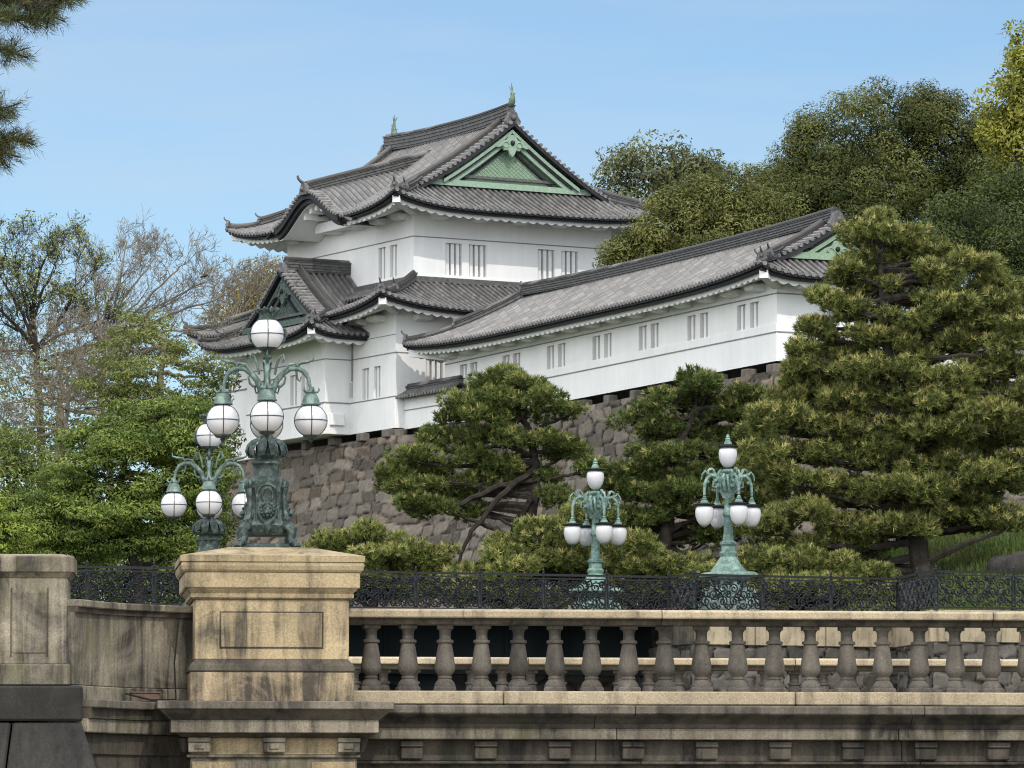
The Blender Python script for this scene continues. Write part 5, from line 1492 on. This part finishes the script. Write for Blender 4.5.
PINE_GREEN = np.array([0.120, 0.140, 0.040]); PINE_DARK = np.array([0.055, 0.072, 0.026]); PINE_TIP = np.array([0.36, 0.345, 0.125])
def pine(label, Y, trunk, pads, base, dens=1.0, tip=0.35, size=0.36, green=PINE_GREEN, trunk_r=(.32,.10), fill=0.0, limbs=(), group=None, name='pine_tree', per=14):
    """trunk: list of (u, v, dy) control points; pads: (u, v, ru, rv[, dy])"""
    root = thing(name, label, 'pine tree', base, 0, group)
    off = np.array(base)
    tm = MB(); tp = limb(tm, [Vector(at(u, v, Y+dy)) - Vector(base) for u, v, dy in trunk], trunk_r[0], trunk_r[1], 10, .03)
    tm.build('trunk', M['bark'], root, smooth=True)
    Vs, Fs, Cs = [], [], []; o = 0
    bm_ = MB()
    for lm in limbs: limb(bm_, [Vector(at(u, v, Y+dy)) - Vector(base) for u, v, dy in lm], .13, .05, 7, .05)
    if fill: pads = [(p[0] + random.uniform(-9, 9), p[1] + random.uniform(-6, 6), p[2]*random.uniform(.75, 1.15), p[3]*random.uniform(.8, 1.2)) + tuple(p[4:]) for p in pads]
    pads = [p + (None, 1.0) if len(p) < 5 else p + (1.0,) for p in pads]
    pads += [(p[0] + random.uniform(-.6, .6)*p[2], p[1] + random.uniform(.2, 1.0)*p[3], p[2]*.8, p[3]*.8, random.uniform(.3, 1.6), .75) for p in pads if random.random() < fill]
    for pd in pads:
        u, v, ru, rv = pd[:4]; dy = pd[4] if pd[4] is not None else random.uniform(-.9, .9)*ru*Y/FPX
        c, rx, rz = pad_world(u, v, ru, rv, Y, dy); c = c - off; ry = rx*random.uniform(.8, 1.1)
        # limb from the trunk up into the pad
        cand = [p for p in tp if p.z < c[2] + .1] or tp
        q = min(cand, key=lambda p: (p - Vector(c)).length + abs(p.z - c[2])*.4 + random.uniform(0, 1.3))
        mid = q.lerp(Vector(c), .5) + Vector((random.uniform(-.2, .2), random.uniform(-.3, .3), random.uniform(-.45, .3)*rx - .2*rz))
        if (q-Vector(c)).length > .3: limb(bm_, [q, mid, Vector(c) + Vector((0,0,-.35*rz))], min(.15, .05 + .03*(q-Vector(c)).length), .035, 6, .04)
        for k in range(max(3, int(rx*3.0))):
            a = random.uniform(0, 6.28); e = Vector((math.cos(a)*rx*random.uniform(.5,.9), math.sin(a)*ry*random.uniform(.5,.9), random.uniform(-.1,.45)*rz))
            s0 = mid.lerp(Vector(c), random.uniform(.2,1)); limb(bm_, [s0, s0.lerp(Vector(c)+e, .5) + Vector((0,0,-.1)), Vector(c)+e], .035, .012, 4, .03)
        # sub-clumps inside the pad, each a rounded tuft group
        ns = max(6, int(rx*ry*7.0))
        d, r = ball_pts(ns, .45); sub = d*r*np.array([rx, ry, rz]); sub[:, 2] = np.where(sub[:, 2] < -.35*rz, -sub[:, 2]*.6, sub[:, 2]) 
        for sp in sub:
            sr = random.uniform(.42, .72)*min(1.0, .55 + .3*rx)
            n = int(74*dens*pd[5]*sr*sr/.36) + 8
            dd, rr = ball_pts(n, .5); pos = c + sp + dd*rr*np.array([sr, sr, sr*.62])
            outw = unit(sp/np.array([rx, ry, rz]) + 1e-6)
            ax = unit(dd*.75 + outw*.35 + np.array([0, 0, .75]))
            tone = rng.uniform(.65, 1.35)
            mixv = rng.uniform(0, 1, (n, 1)); young_lit = (mixv < tip*np.clip(.25 + dd[:, 2:3]*.9 + .25, .05, 1))  # new growth, also gathered on the tops as painted highlights
            colr = np.where(young_lit, PINE_TIP*rng.uniform(.55, 1.1, (n, 1)), green*tone*rng.uniform(.7, 1.3, (n, 1)))
            colr = np.where(rng.uniform(0, 1, (n, 1)) < .18, PINE_DARK, colr)
            V_, F_, C_ = needles(pos, ax, np.full(n, size*.56), per, colr, .60, .085)
            Vs.append(V_); Fs.append(F_ + o); Cs.append(C_); o += len(V_)
    bm_.build('limb_work', M['bark'], root, smooth=True)
    raw_mesh('crown', np.concatenate(Vs), np.concatenate(Fs), M['needle'], root, np.concatenate(Cs))
    return root

def broad(label, Y, trunk, lobes, base, c0, c1, size=0.17, dens=1.0, sub=0.85, flat=1.0, jitter=.55, cat='tree', name='broadleaf_tree', group=None, tipc=None, tipf=0.0, up=.35, fill=.25, trunk_r=(.35,.12), bark='bark', gaps=0.0, limbs=True):
    """crown of many rounded leaf clumps; lobes: (u, v, ru, rv[, dy])"""
    root = thing(name, label, cat, base, 0, group); off = np.array(base)
    tm = MB(); tp = limb(tm, [Vector(at(u, v, Y+dy)) - Vector(base) for u, v, dy in trunk], trunk_r[0], trunk_r[1], 9, .04)
    tm.build('trunk', M[bark], root, smooth=True)
    bm_ = MB(); Ps, Ns, Cc, Sz = [], [], [], []
    c0, c1 = np.array(c0), np.array(c1)
    for lb in lobes:
        u, v, ru, rv = lb[:4]; dy = lb[4] if len(lb) > 4 else random.uniform(-.5, .5)*ru*Y/FPX
        c, rx, rz = pad_world(u, v, ru, rv, Y, dy); c = c - off; ry = (rx+rz)/2*random.uniform(.8, 1.0) if flat >= 1 else rx*.9
        if limbs:
            q = min(tp, key=lambda p: (p - Vector(c)).length); limb(bm_, [q, q.lerp(Vector(c), .5) + Vector((0,0,-.15*rz)), Vector(c)], .11, .03, 6, .08)
            for k in range(max(3, int(rx*1.6))):
                d = unit(rng.normal(0, 1, 3)); e = Vector(c + d*np.array([rx, ry, rz])*.85); limb(bm_, [Vector(c), Vector(c).lerp(e, .5) + Vector((0,0,.05)), e], .04, .012, 4, .06)
        area = 4*math.pi*((rx*ry + rx*rz + ry*rz)/3); ns = int(area/(sub*sub*1.3)) + 3
        d, r = ball_pts(ns, .80)
        if gaps: keep = rng.uniform(0, 1, ns) > gaps; d, r = d[keep], r[keep]
        for dd_, rr_ in zip(d, r):
            sp = dd_*rr_*np.array([rx, ry, rz]); sr = sub*random.uniform(.6, 1.15)
            outw = unit((sp/np.array([rx, ry, rz])**2)[None])[0]
            n = int(60*dens*(sr/sub)**2*(sub/.85)**2*(.17/size)**2) + 5
            d2, r2 = ball_pts(n, .72); sq = np.array([1, 1, .75*flat])
            pos = c + sp + d2*r2*sr*sq
            tone = rng.uniform(0, 1)
            cc = (c0*(1-tone) + c1*tone)*rng.uniform(.75, 1.25, (n, 1))
            if tipf: cc = np.where(rng.uniform(0, 1, (n, 1)) < tipf*np.clip(.4 + d2[:, 2:3], 0, 1.4), np.array(tipc)*rng.uniform(.7, 1.2, (n, 1)), cc)
            Ps.append(pos); Ns.append(unit(d2*.8 + outw*.3 + np.array([0, 0, up]))); Cc.append(cc); Sz.append(np.full(n, size)*rng.uniform(.7, 1.25, n))
        n = int(area*fill*22*dens); d2, r2 = ball_pts(n, .2)
        Ps.append(c + d2*r2*np.array([rx, ry, rz])*.82); Ns.append(d2); Cc.append(np.repeat((c0*.8)[None], n, 0)); Sz.append(np.full(n, size*1.3))
    if limbs: bm_.build('limb_work', M[bark], root, smooth=True)
    V_, F_, C_ = leaves(np.concatenate(Ps), np.concatenate(Ns), np.concatenate(Sz), np.concatenate(Cc), jitter)
    raw_mesh('crown', V_, F_, M['leaf'], root, C_)
    return root

def bare(label, Y, base, start, tips, c_leaf=None, leaf_n=0, depth=6, r0=.20, seed=1, cat='bare tree', name='bare_tree', spread=.5, bark='bark_grey', leaf_size=.12, L0=2.6):
    """leafless crown: limbs aimed into the measured crown, forking into fine twigs"""
    root = thing(name, label, cat, base); B = Vector(base); r_ = random.Random(seed); tw = MB(); tr = MB(); ends = []
    st = [Vector(at(u, v, Y+dy)) - B for u, v, dy in start]
    tp = limb(tr, st, r0, r0*.6, 8, .04)
    def grow(p, d, L, r, dep):
        n_ = 3; pts = [p]
        for i in range(n_):
            d = (d + Vector((r_.gauss(0,.16), r_.gauss(0,.16), r_.gauss(.05,.14)))).normalized(); p = p + d*L/n_; pts.append(p)
        tw.tube(pts, [r + (r*.62-r)*i/n_ for i in range(n_+1)], 5 if r > .05 else 3)
        if dep == 0: ends.append(p); return
        for k in range(r_.choice((2, 3, 3))):
            a = (d + Vector((r_.gauss(0,spread), r_.gauss(0,spread), r_.gauss(.08,spread*.8)))).normalized()
            grow(pts[r_.choice((1, 2, 3, 3))], a, L*r_.uniform(.6,.86), max(.009, r*.60), dep-1)
    for u, v, dy in tips:
        e = Vector(at(u, v, Y+dy)) - B; q = min(tp, key=lambda p: (p-e).length + max(0, p.z-e.z)*2); d = e - q; L = d.length
        m_ = q.lerp(e, .5) + Vector((r_.gauss(0,.15), r_.gauss(0,.15), .06*L)); lp = limb(tw, [q, m_, e], r0*.42, r0*.2, 6, .05)
        for f in (.4, .55, .7, .85, 1.0):
            i = int(f*(len(lp)-1)); dd = (lp[i] - lp[max(0,i-2)]).normalized()
            for k in range(1 if f < 1 else 2): grow(lp[i], (dd + Vector((r_.gauss(0,.6), r_.gauss(0,.6), r_.gauss(.15,.5)))).normalized(), L0*r_.uniform(.22,.40), r0*.13, depth-3 if f < 1 else depth-2)
    tr.build('trunk', M[bark], root, smooth=True); tw.build('bare_crown', M[bark], root)
    if leaf_n:
        E = np.array([list(p) for p in ends]); idx = rng.integers(0, len(E), leaf_n); P = E[idx] + rng.normal(0, .13, (leaf_n, 3))
        cc = np.array(c_leaf)*rng.uniform(.6, 1.4, (leaf_n, 1))
        V_, F_, C_ = leaves(P, rng.normal(0,1,(leaf_n,3)) + np.array([0,0,.6]), np.full(leaf_n, leaf_size)*rng.uniform(.6,1.3,leaf_n), cc, .8)
        raw_mesh('crown', V_, F_, M['leaf'], root, C_)
    return root
def sprays(l_, k=1.4):
    return [(u + random.uniform(-8, 8), v + random.uniform(-7, 7), ru*random.uniform(.7, 1.0), rv*k*random.uniform(.8, 1.25)) for u, v, ru, rv in l_]
def foot(u, Y, dz=-.2):
    p = at(u, 600, Y); return (p.x, p.y, float(bank_z(p.x, p.y)) + dz)

# ---- pines before the rampart
pA = [(503,377,20,10),(490,388,26,11),(520,388,24,11),(465,402,28,11),(500,400,34,12),(545,403,30,11),(562,412,18,9),(452,418,18,9),(484,416,30,10),(528,416,26,9),
      (440,440,28,12),(470,440,30,11),(415,456,24,11),(505,440,26,9),(545,440,32,9),(572,445,16,9),(400,472,22,11),(430,470,30,12),(462,466,26,11),(392,490,18,10),(420,492,30,9),(455,492,24,9),
      (500,462,20,9),(555,456,28,9),(585,470,16,8),(480,484,18,8),(385,478,12,8),(440,505,26,8),(520,472,20,9),(548,480,20,9),(505,490,16,7),(560,498,20,9),(410,500,24,8),(470,505,20,7),(520,388,20,8)]
pine('gnarled leaning pine with layered pads and bare lower limbs before the rampart', 178, [(497,612,0),(520,560,.3),(532,515,.2),(536,470,0),(528,430,.2),(510,400,0)], pA, foot(497,178), 1.0, .25, .34, np.array([.112,.142,.040]), (.27,.09), .15, [[(534,470,-.2),(505,492,-.5),(480,520,-.6),(462,548,-.4),(455,575,0)], [(536,480,-.1),(500,486,-.4),(455,505,-.6),(425,512,-.5),(405,508,-.4)], [(532,500,0),(515,525,.3),(500,560,.4),(478,600,.4)], [(530,455,0),(505,445,-.4),(480,452,-.5)]])
pB = [(690,384,18,8),(712,392,26,11),(668,400,26,11),(740,398,26,11),(700,408,36,12),(650,416,22,10),(735,416,32,12),(765,412,18,12),(690,428,36,12),(655,434,24,10),(725,438,34,13),(760,432,22,12),
      (640,452,22,10),(672,458,26,9),(705,456,34,12),(745,458,30,14),(625,470,22,10),(655,474,18,9),(730,478,34,13),(612,490,24,11),(640,500,30,12),(690,492,24,10),(660,488,24,9),(675,505,26,10),(645,470,20,9),(690,470,24,10),(665,540,30,12),(630,540,26,12),(705,508,34,12),(750,500,28,14),(620,518,30,12),(660,522,34,12),(715,530,36,13),(755,525,26,14)]
pine('broad dark green pine between the two green lamps below the gallery', 181, [(652,612,0),(660,560,.2),(668,520,0),(664,480,.3),(682,440,0),(695,410,0)], pB, foot(652,181), 1.0, .22, .34, np.array([.094,.126,.036]), (.34,.10), .8)
pC = [(880,222,16,10),(876,240,26,12),(900,240,30,14),(935,252,24,12),(855,264,20,10),(880,262,40,14),(930,272,32,13),(965,262,20,10),(856,286,30,12),(895,288,36,13),(945,296,36,13),(985,290,22,11),(830,298,16,9),(1000,305,18,10),
      (842,308,26,11),(880,314,34,13),(925,322,36,12),(970,322,24,10),(815,330,22,10),(850,336,36,12),(895,345,38,14),(810,352,20,9),(835,362,34,12),(880,372,38,13),(925,362,26,12),(965,345,14,8),(990,372,26,13),(1015,350,20,14),
      (800,382,22,9),(802,364,20,8),(818,374,24,10),(790,397,24,10),(772,420,24,12),(840,410,30,12),(870,415,30,12),(850,440,30,12),(895,410,26,12),(832,390,36,12),(870,400,40,13),(915,398,34,13),(960,396,32,13),(1000,402,28,13),(790,420,28,12),(830,424,38,13),(880,432,42,14),(930,430,36,14),(985,432,36,14),(1020,425,20,14),
      (780,448,28,12),(820,455,40,13),(868,464,44,14),(920,466,40,14),(970,464,36,14),(1012,462,26,14),(770,478,28,12),(812,488,40,13),(860,496,44,14),(912,498,40,14),(965,496,34,13),(1010,492,26,13),
      (790,512,32,11),(835,522,42,12),(885,526,40,11),(938,520,30,11),(985,518,30,11),(955,378,38,14),(990,358,22,10),(1012,338,22,10),(1022,368,20,12),(990,322,20,10),(985,268,24,10),(1006,284,20,9),(1018,312,18,9),(1032,395,24,14),(960,308,24,10),(962,448,40,14),(1005,445,30,12),(930,485,36,12),(900,512,36,12),(960,478,36,12),(985,415,36,12),(940,410,36,12),(905,372,30,12),(945,345,26,10),(1000,475,30,12),(960,510,36,10),(770,534,28,10),(815,545,34,10),(860,548,32,10),(1015,522,18,10)]
pine('biggest pine, tall and yellow-green, hiding the right end of the gallery', 168, [(926,618,0),(922,575,0),(914,520,.3),(905,460,.1),(895,400,-.1),(885,330,.1),(880,260,0)], pC, foot(926,168), .95, .48, .36, np.array([.138,.158,.046]), (.42,.10), .72)
# low pines along the railing
low = [('low clipped pine at the foot of the rampart left of the leaning pine', 168, [(338,545,24,14),(365,538,28,14),(330,562,26,14),(372,560,34,14),(405,552,26,14),(430,565,34,13),(400,572,34,10),(350,575,36,8),(330,592,30,9),(375,592,34,9),(420,592,34,9),(450,588,28,9)], 372),
       ('low clipped pine under the bare limbs of the leaning pine', 166, [(470,575,26,12),(500,560,28,13),(520,545,30,13),(555,540,30,14),(535,565,36,13),(580,560,24,14),(565,578,36,9),(510,578,36,9),(560,522,24,12),(588,508,22,12),(610,522,24,12),(540,530,22,10),(480,594,34,9),(530,595,34,9),(580,594,34,9)], 530),
       ('low clipped pine behind the smaller green lamp cluster', 168, [(600,548,30,15),(632,545,30,14),(610,572,36,12),(650,566,34,14),(680,560,34,14),(690,578,34,8),(640,580,30,8),(610,595,34,9),(660,596,34,9),(705,594,30,9)], 640),
       ('low clipped pine beneath the biggest pine beside the railing', 166, [(755,560,32,13),(790,565,34,12),(830,568,34,10),(870,570,34,9),(770,580,40,7),(815,582,40,6),(860,583,36,6),(725,572,30,9),(740,596,34,8),(790,597,36,8),(840,597,36,8),(880,596,30,8)], 800)]
for lab, Y_, pads, uu in low:
    pine(lab, Y_, [(uu,620,0),(uu+2,600,0),(uu-3,575,.1),(uu,560,0)], pads, foot(uu, Y_), 1.0, .45, .33, np.array([.140,.165,.046]), (.18,.07), .5)

# ---- evergreen broadleaf trees behind the gallery
E0, E1 = (.034,.046,.015), (.130,.144,.046)
broad('great dome of dark evergreen rising behind the gallery gable', 236, [(880,620,0),(880,420,0),(875,250,0),(880,160,0)],
      [(850,140,56,44),(905,118,50,38),(950,128,38,36),(815,170,46,46),(870,185,70,50),(930,175,50,40),(790,205,32,34),(965,185,34,44),(835,225,70,44),(905,230,70,46),(985,160,18,24),(985,135,22,24),(1000,175,20,26),(928,112,30,24),(766,192,24,20),(975,195,40,36),(775,228,34,34),(772,195,24,26),(800,170,24,26),(760,228,26,36)],
      foot(880,236), E0, E1, .088, 1.15, .95, jitter=.26, fill=.5, tipc=(.16,.10,.045), tipf=.05, trunk_r=(.6,.2))
broad('rounded olive evergreen growing just behind the gallery roof beside the turret', 214, [(690,620,0),(690,420,0),(695,280,0),(700,220,0)],
      [(735,195,32,28),(705,208,42,30),(674,222,34,28),(648,250,30,20),(690,245,52,34),(745,225,32,36),(624,264,14,8),(634,240,18,16),(612,262,10,6),(622,250,12,12),(770,235,32,40),(720,270,60,30)],
      foot(690,214), (.055,.066,.020), (.165,.170,.052), .088, 1.15, .80, fill=.5, jitter=.38, trunk_r=(.4,.15))
broad('distant grey-green tree with a rounded top left of the great dome', 275, [(660,640,0),(660,420,0),(658,250,0),(660,180,0)],
      [(622,172,28,20),(660,160,34,20),(695,166,26,18),(645,185,46,22),(690,190,38,24),(712,172,14,14)], foot(660,275), (.085,.098,.048), (.17,.18,.085), .15, .9, .9, gaps=.12, jitter=.45, trunk_r=(.5,.15))
broad('bright yellow-green tree at the right edge above the dark evergreens', 230, [(1030,620,0),(1028,420,0),(1020,260,0),(1018,120,0)],
      [(1010,110,28,34),(1022,75,18,30),(1030,140,40,44),(1018,45,12,16),(1045,90,40,60),(1000,130,18,22)], foot(1030,230), (.15,.17,.030), (.30,.29,.060), .13, .9, .75, trunk_r=(.45,.15), gaps=.1)
broad('tall grey-green tree filling the gap under the yellow-green one', 224, [(1010,620,0),(1010,420,0),(1005,300,0),(1000,190,0)],
      [(1000,180,26,26),(1018,190,24,26),(1005,215,40,34),(1040,200,40,40),(985,205,20,22)], foot(1010,224), (.034,.048,.017), (.095,.118,.036), .10, .9, .8, trunk_r=(.4,.15), gaps=.15)
broad('very dark round-crowned tree at the right behind the biggest pine', 208, [(985,620,0),(985,420,0),(985,330,0),(985,250,0)],
      [(960,222,34,24),(1000,245,40,34),(940,250,30,24),(985,290,50,44),(1025,270,40,50),(1015,330,50,40),(960,320,34,36),(1000,375,60,40)], foot(985,208), (.026,.038,.014), (.085,.108,.034), .09, .95, .85, jitter=.4, trunk_r=(.4,.15))

# ---- trees on the left
MG0, MG1 = (.060,.095,.022), (.195,.245,.055)
broad('bright fresh-green maple with layered sprays at the left of the globe lamps', 163, [(140,630,0),(138,575,0),(120,520,.2),(125,460,0),(140,420,0)],
      sprays([(150,412,44,9),(185,405,30,8),(110,425,40,9),(195,425,34,10),(150,436,54,10),(90,448,40,10),(190,448,40,10),(130,462,56,11),(200,470,28,11),(70,475,36,11),(165,486,54,11),(100,494,50,11),(45,505,34,11),(190,508,38,11),(140,514,56,11),(80,524,54,11),(30,535,34,10),(180,535,44,11),(120,545,60,10),(60,552,50,9),(190,556,40,8),(170,450,30,12),(120,435,30,12),(80,465,30,12),(180,490,30,12),(130,500,30,12),(60,520,30,12),(210,445,16,14),(212,485,18,14)]),
      foot(140,163), MG0, MG1, .074, .95, .55, flat=.5, jitter=.42, up=.7, fill=.3, trunk_r=(.2,.07), name='maple_tree', cat='maple tree')
broad('second bright maple cut by the left edge of the view', 158, [(-30,630,0),(-28,575,0),(-20,530,.2),(-15,500,0)],
      sprays([(8,520,30,9),(-20,505,30,9),(20,540,30,9),(-5,550,40,9),(15,560,30,8),(-30,530,40,10)]), foot(-30,158), MG0, (.24,.29,.05), .074, 1.0, .5, flat=.5, jitter=.42, up=.7, fill=.3, trunk_r=(.16,.06), name='maple_tree', cat='maple tree')
broad('dull olive tree with thin foliage above the bright maple', 192, [(170,630,0),(168,480,0),(160,400,0),(165,340,0)],
      [(140,325,36,13),(158,345,28,12),(120,352,34,12),(205,378,20,11),(150,372,40,13),(110,385,36,12),(200,398,26,12),(150,400,50,13),(175,420,40,14),(175,355,14,8),(205,362,16,9),(220,374,12,11)],
      foot(170,192), (.085,.105,.030), (.20,.22,.065), .080, .8, .62, flat=.5, jitter=.5, up=.5, fill=.10, gaps=.32, trunk_r=(.28,.09), bark='bark_grey')
broad('dark shaded evergreen understorey tree close to the rampart corner', 178, [(205,630,0),(205,540,0),(206,480,0),(205,440,0)],
      [(215,440,20,24),(205,470,26,26),(212,505,20,28),(195,530,30,26),(218,392,10,16)], foot(205,178), (.030,.045,.014), (.085,.11,.030), .10, .9, .6, trunk_r=(.2,.08))
broad('mid-green bushy tree low at the left edge behind the maples', 186, [(10,630,0),(12,560,0),(15,500,0),(15,460,0)],
      [(15,445,30,18),(40,470,34,18),(5,480,36,22),(60,500,34,20),(20,515,44,22)], foot(10,186), (.075,.100,.028), (.17,.205,.058), .09, .9, .6, trunk_r=(.2,.08))
broad('yellow-brown spring tree rising behind the projecting bay roof', 262, [(248,640,0),(248,460,0),(248,360,0),(248,300,0)],
      [(255,285,24,18),(235,305,26,18),(268,300,20,24),(245,325,36,20),(215,330,20,14),(280,275,14,14)], foot(248,262), (.15,.125,.038), (.27,.22,.075), .13, .7, .85, gaps=.2, fill=.1, trunk_r=(.35,.12), bark='bark_grey')
broad('pale feathery spring-green tree spreading behind the maples', 207, [(60,640,0),(60,520,0),(60,430,0),(60,400,0)],
      [(25,400,36,18),(75,385,36,16),(110,395,36,18),(50,425,50,22),(100,430,50,22),(150,415,36,20),(10,435,40,26),(40,450,50,24),(20,378,34,14),(62,362,28,12),(95,352,26,12),(125,342,20,10)], foot(60,207), (.13,.145,.065), (.24,.25,.115), .10, .38, .85, gaps=.35, jitter=.7, trunk_r=(.35,.12), bark='bark_grey')
bare('tall spreading tree with sparse new green leaves at the far left', 215, foot(40,215), [(40,640,0),(42,470,0),(38,390,0),(36,350,0)],
     [(15,269,0),(45,259,1),(75,286,-1),(90,324,.5),(5,324,0),(60,324,-1),(30,304,1),(-20,294,0),(20,354,1),(70,369,0),(105,344,-1),(-10,354,1),(50,279,1),(8,289,-1)], (.18,.205,.075), 6500, 7, .22, 4, 'tree', 'sparse_tree', .5, 'bark', .095, 2.7)
bare('bare grey tree with a wide fan of twigs against the sky', 225, foot(112,225), [(112,640,0),(110,470,0),(100,400,0),(104,350,0)],
     [(120,278,0),(150,265,1),(180,266,-1),(205,282,0),(95,282,1),(140,300,-1),(175,300,0),(215,300,1),(75,300,0),(160,330,1),(90,330,-1),(125,250,1),(195,330,-1)], None, 0, 7, .17, 9, spread=.52, L0=3.0)
bare('brownish bare tree just left of the turret roofs', 250, foot(232,250), [(232,640,0),(232,470,0),(232,380,0),(236,330,0)],
     [(240,282,0),(258,285,1),(268,280,-1),(222,292,0),(250,298,1),(272,292,0),(215,310,-1),(232,286,1)], None, 0, 7, .13, 15, spread=.5, L0=1.9)
bare('tangled brown twiggy tree standing above the maples', 200, foot(70,200), [(70,640,0),(70,500,0),(66,440,0),(68,400,0)],
     [(40,380,0),(70,365,1),(100,375,-1),(130,390,0),(20,400,1),(60,405,-1),(110,410,0),(145,410,1),(15,430,0),(90,395,1),(55,350,0),(85,345,1),(120,365,1)], (.10,.085,.05), 1500, 7, .13, 21, spread=.55, L0=2.4, leaf_size=.09)

SH0, SH1 = (.040,.060,.018), (.11,.14,.036)
for lab, Y_, uu, lobes in (
   ('dark evergreen shrub under the bright maple behind the railing', 172, 120, [(90,565,34,22),(125,572,34,22),(160,566,32,22),(110,595,50,16),(150,595,40,16),(190,580,30,22)]),
   ('rounded evergreen shrub at the left edge behind the small maple', 174, 20, [(-10,565,34,24),(25,570,34,24),(55,575,30,22),(10,595,40,16),(60,597,30,14)]),
   ('tall dark evergreen shrub filling the gap between maple and thicket', 205, 60, [(30,520,50,26),(85,525,50,26),(140,530,50,26),(0,545,50,26),(60,552,50,24),(120,556,50,24),(180,552,44,26),(205,575,30,30)])):
    broad(lab, Y_, [(uu,640,0),(uu,610,0),(uu+2,590,0),(uu,570,0)], lobes, foot(uu, Y_), SH0, SH1, .12, .8, .6, cat='shrub', name='evergreen_shrub', trunk_r=(.14,.06))

# ---- the near pine whose boughs reach in at the top left
YN = 30.0
near_base = (-4.75, 31.0, 0.0)
NP = np.array([.062,.078,.034])
def near_pine():
    root = thing('pine_tree', 'near pine whose needled boughs hang into the top left corner', 'pine tree', near_base)
    B = Vector(near_base); tm = MB(); tp = limb(tm, [(0,0,-.2),(.1,0,2.5),(.05,.1,5),(.15,0,7.6),(.1,0,9.5)], .24, .12, 12, .02); tm.build('trunk', M['bark'], root, smooth=True)
    bm_ = MB(); Vs, Fs, Cs = [], [], []; o = 0
    # twigs: (start u,v) -> (end u,v)
    main = [((-70,40),(-30,18),(10,4),(48,-10)), ((-70,8),(-20,-10),(30,-14),(78,-24)), ((-70,62),(-35,50),(-8,48),(14,53)), ((-70,140),(-35,130),(-12,120),(6,108)), ((-70,158),(-35,148),(-6,142),(20,140)), ((-35,34),(-8,20),(28,18),(48,14)), ((-30,-8),(12,0),(44,4),(66,-2)), ((-60,152),(-30,152),(-14,154),(2,152))]
    tips = []
    for mline in main:
        pts = [Vector(at(u, v, YN + random.uniform(-.3,.3))) - B for u, v in mline]
        lp = limb(bm_, pts, .03, .008, 6, .01); tips += [(p, (lp[min(i+1,len(lp)-1)]-lp[max(i-1,0)]).normalized()) for i, p in enumerate(lp) if i > 3]
        q = min(tp, key=lambda p: (p-pts[0]).length); limb(bm_, [q, q.lerp(pts[0], .5) + Vector((0,0,.1)), pts[0]], .06, .03, 7, .01)
        for i in range(3, len(lp)):
            for k in range(3):
                d = Vector((random.gauss(.35,.5), random.gauss(0,.5), random.gauss(.05,.55))).normalized(); e = lp[i] + d*random.uniform(.05,.13)
                bm_.tube([lp[i], lp[i].lerp(e,.5), e], [.006,.005,.004], 4)
                for f in (.35, .7, 1.0): tips.append((lp[i].lerp(e, f), d))
    P = np.array([list(p) for p, d in tips]); A = np.array([list(d) for p, d in tips]); n = len(P)
    colr = NP*rng.uniform(.55, 1.5, (n, 1)); colr = np.where(rng.uniform(0,1,(n,1)) < .2, np.array([.13,.11,.04])*rng.uniform(.6,1.2,(n,1)), colr)
    V_, F_, C_ = needles(P, A, np.full(n, .062), 24, colr, .60, .030)
    bm_.build('limb_work', M['bark'], root, smooth=True); raw_mesh('crown', V_, F_, M['needle'], root, C_)
near_pine()

# ---- boulder on the grass bank
rp0 = at(1016, 556, 166); rk = MB(); rk.ball((0,0,.35), .75, 14, 10, 1.2, .9, .75)
rk.v = [(x*(1+.12*math.sin(5*y+3*z)), y*(1+.1*math.sin(4*x+z)), z*(1+.1*math.sin(6*x-2*y))) for x, y, z in rk.v]
ro = rk.build('boulder', M['black_stone'], None, smooth=True, angle=80); ro.location = (rp0.x, 166, float(bank_z(rp0.x, 166.0)) - .25); tag(ro, 'dark boulder on the grass bank at the right edge', 'boulder')

# ---- a black bird in the bare tree
pb_ = at(204, 277, 224)
bd = MB(); bd.tube([(-.24,0,0),(-.10,0,.03),(.06,0,.07),(.17,0,.13),(.24,0,.15),(.33,0,.13)], [.02,.075,.11,.085,.065,.008], 8); bd.tube([(-.12,.02,.03),(-.30,.0,-.06)], [.05,.03], 6)
for s_ in (-.03, .03): bd.tube([(.03,s_,-.02),(.04,s_,-.12)], .012, 4)
b_o = bd.build('crow', M['bird'], None, smooth=True); b_o.location = pb_; b_o.scale = (.6, .6, .6); tag(b_o, 'small black bird perched in the bare treetop left of the turret', 'bird')
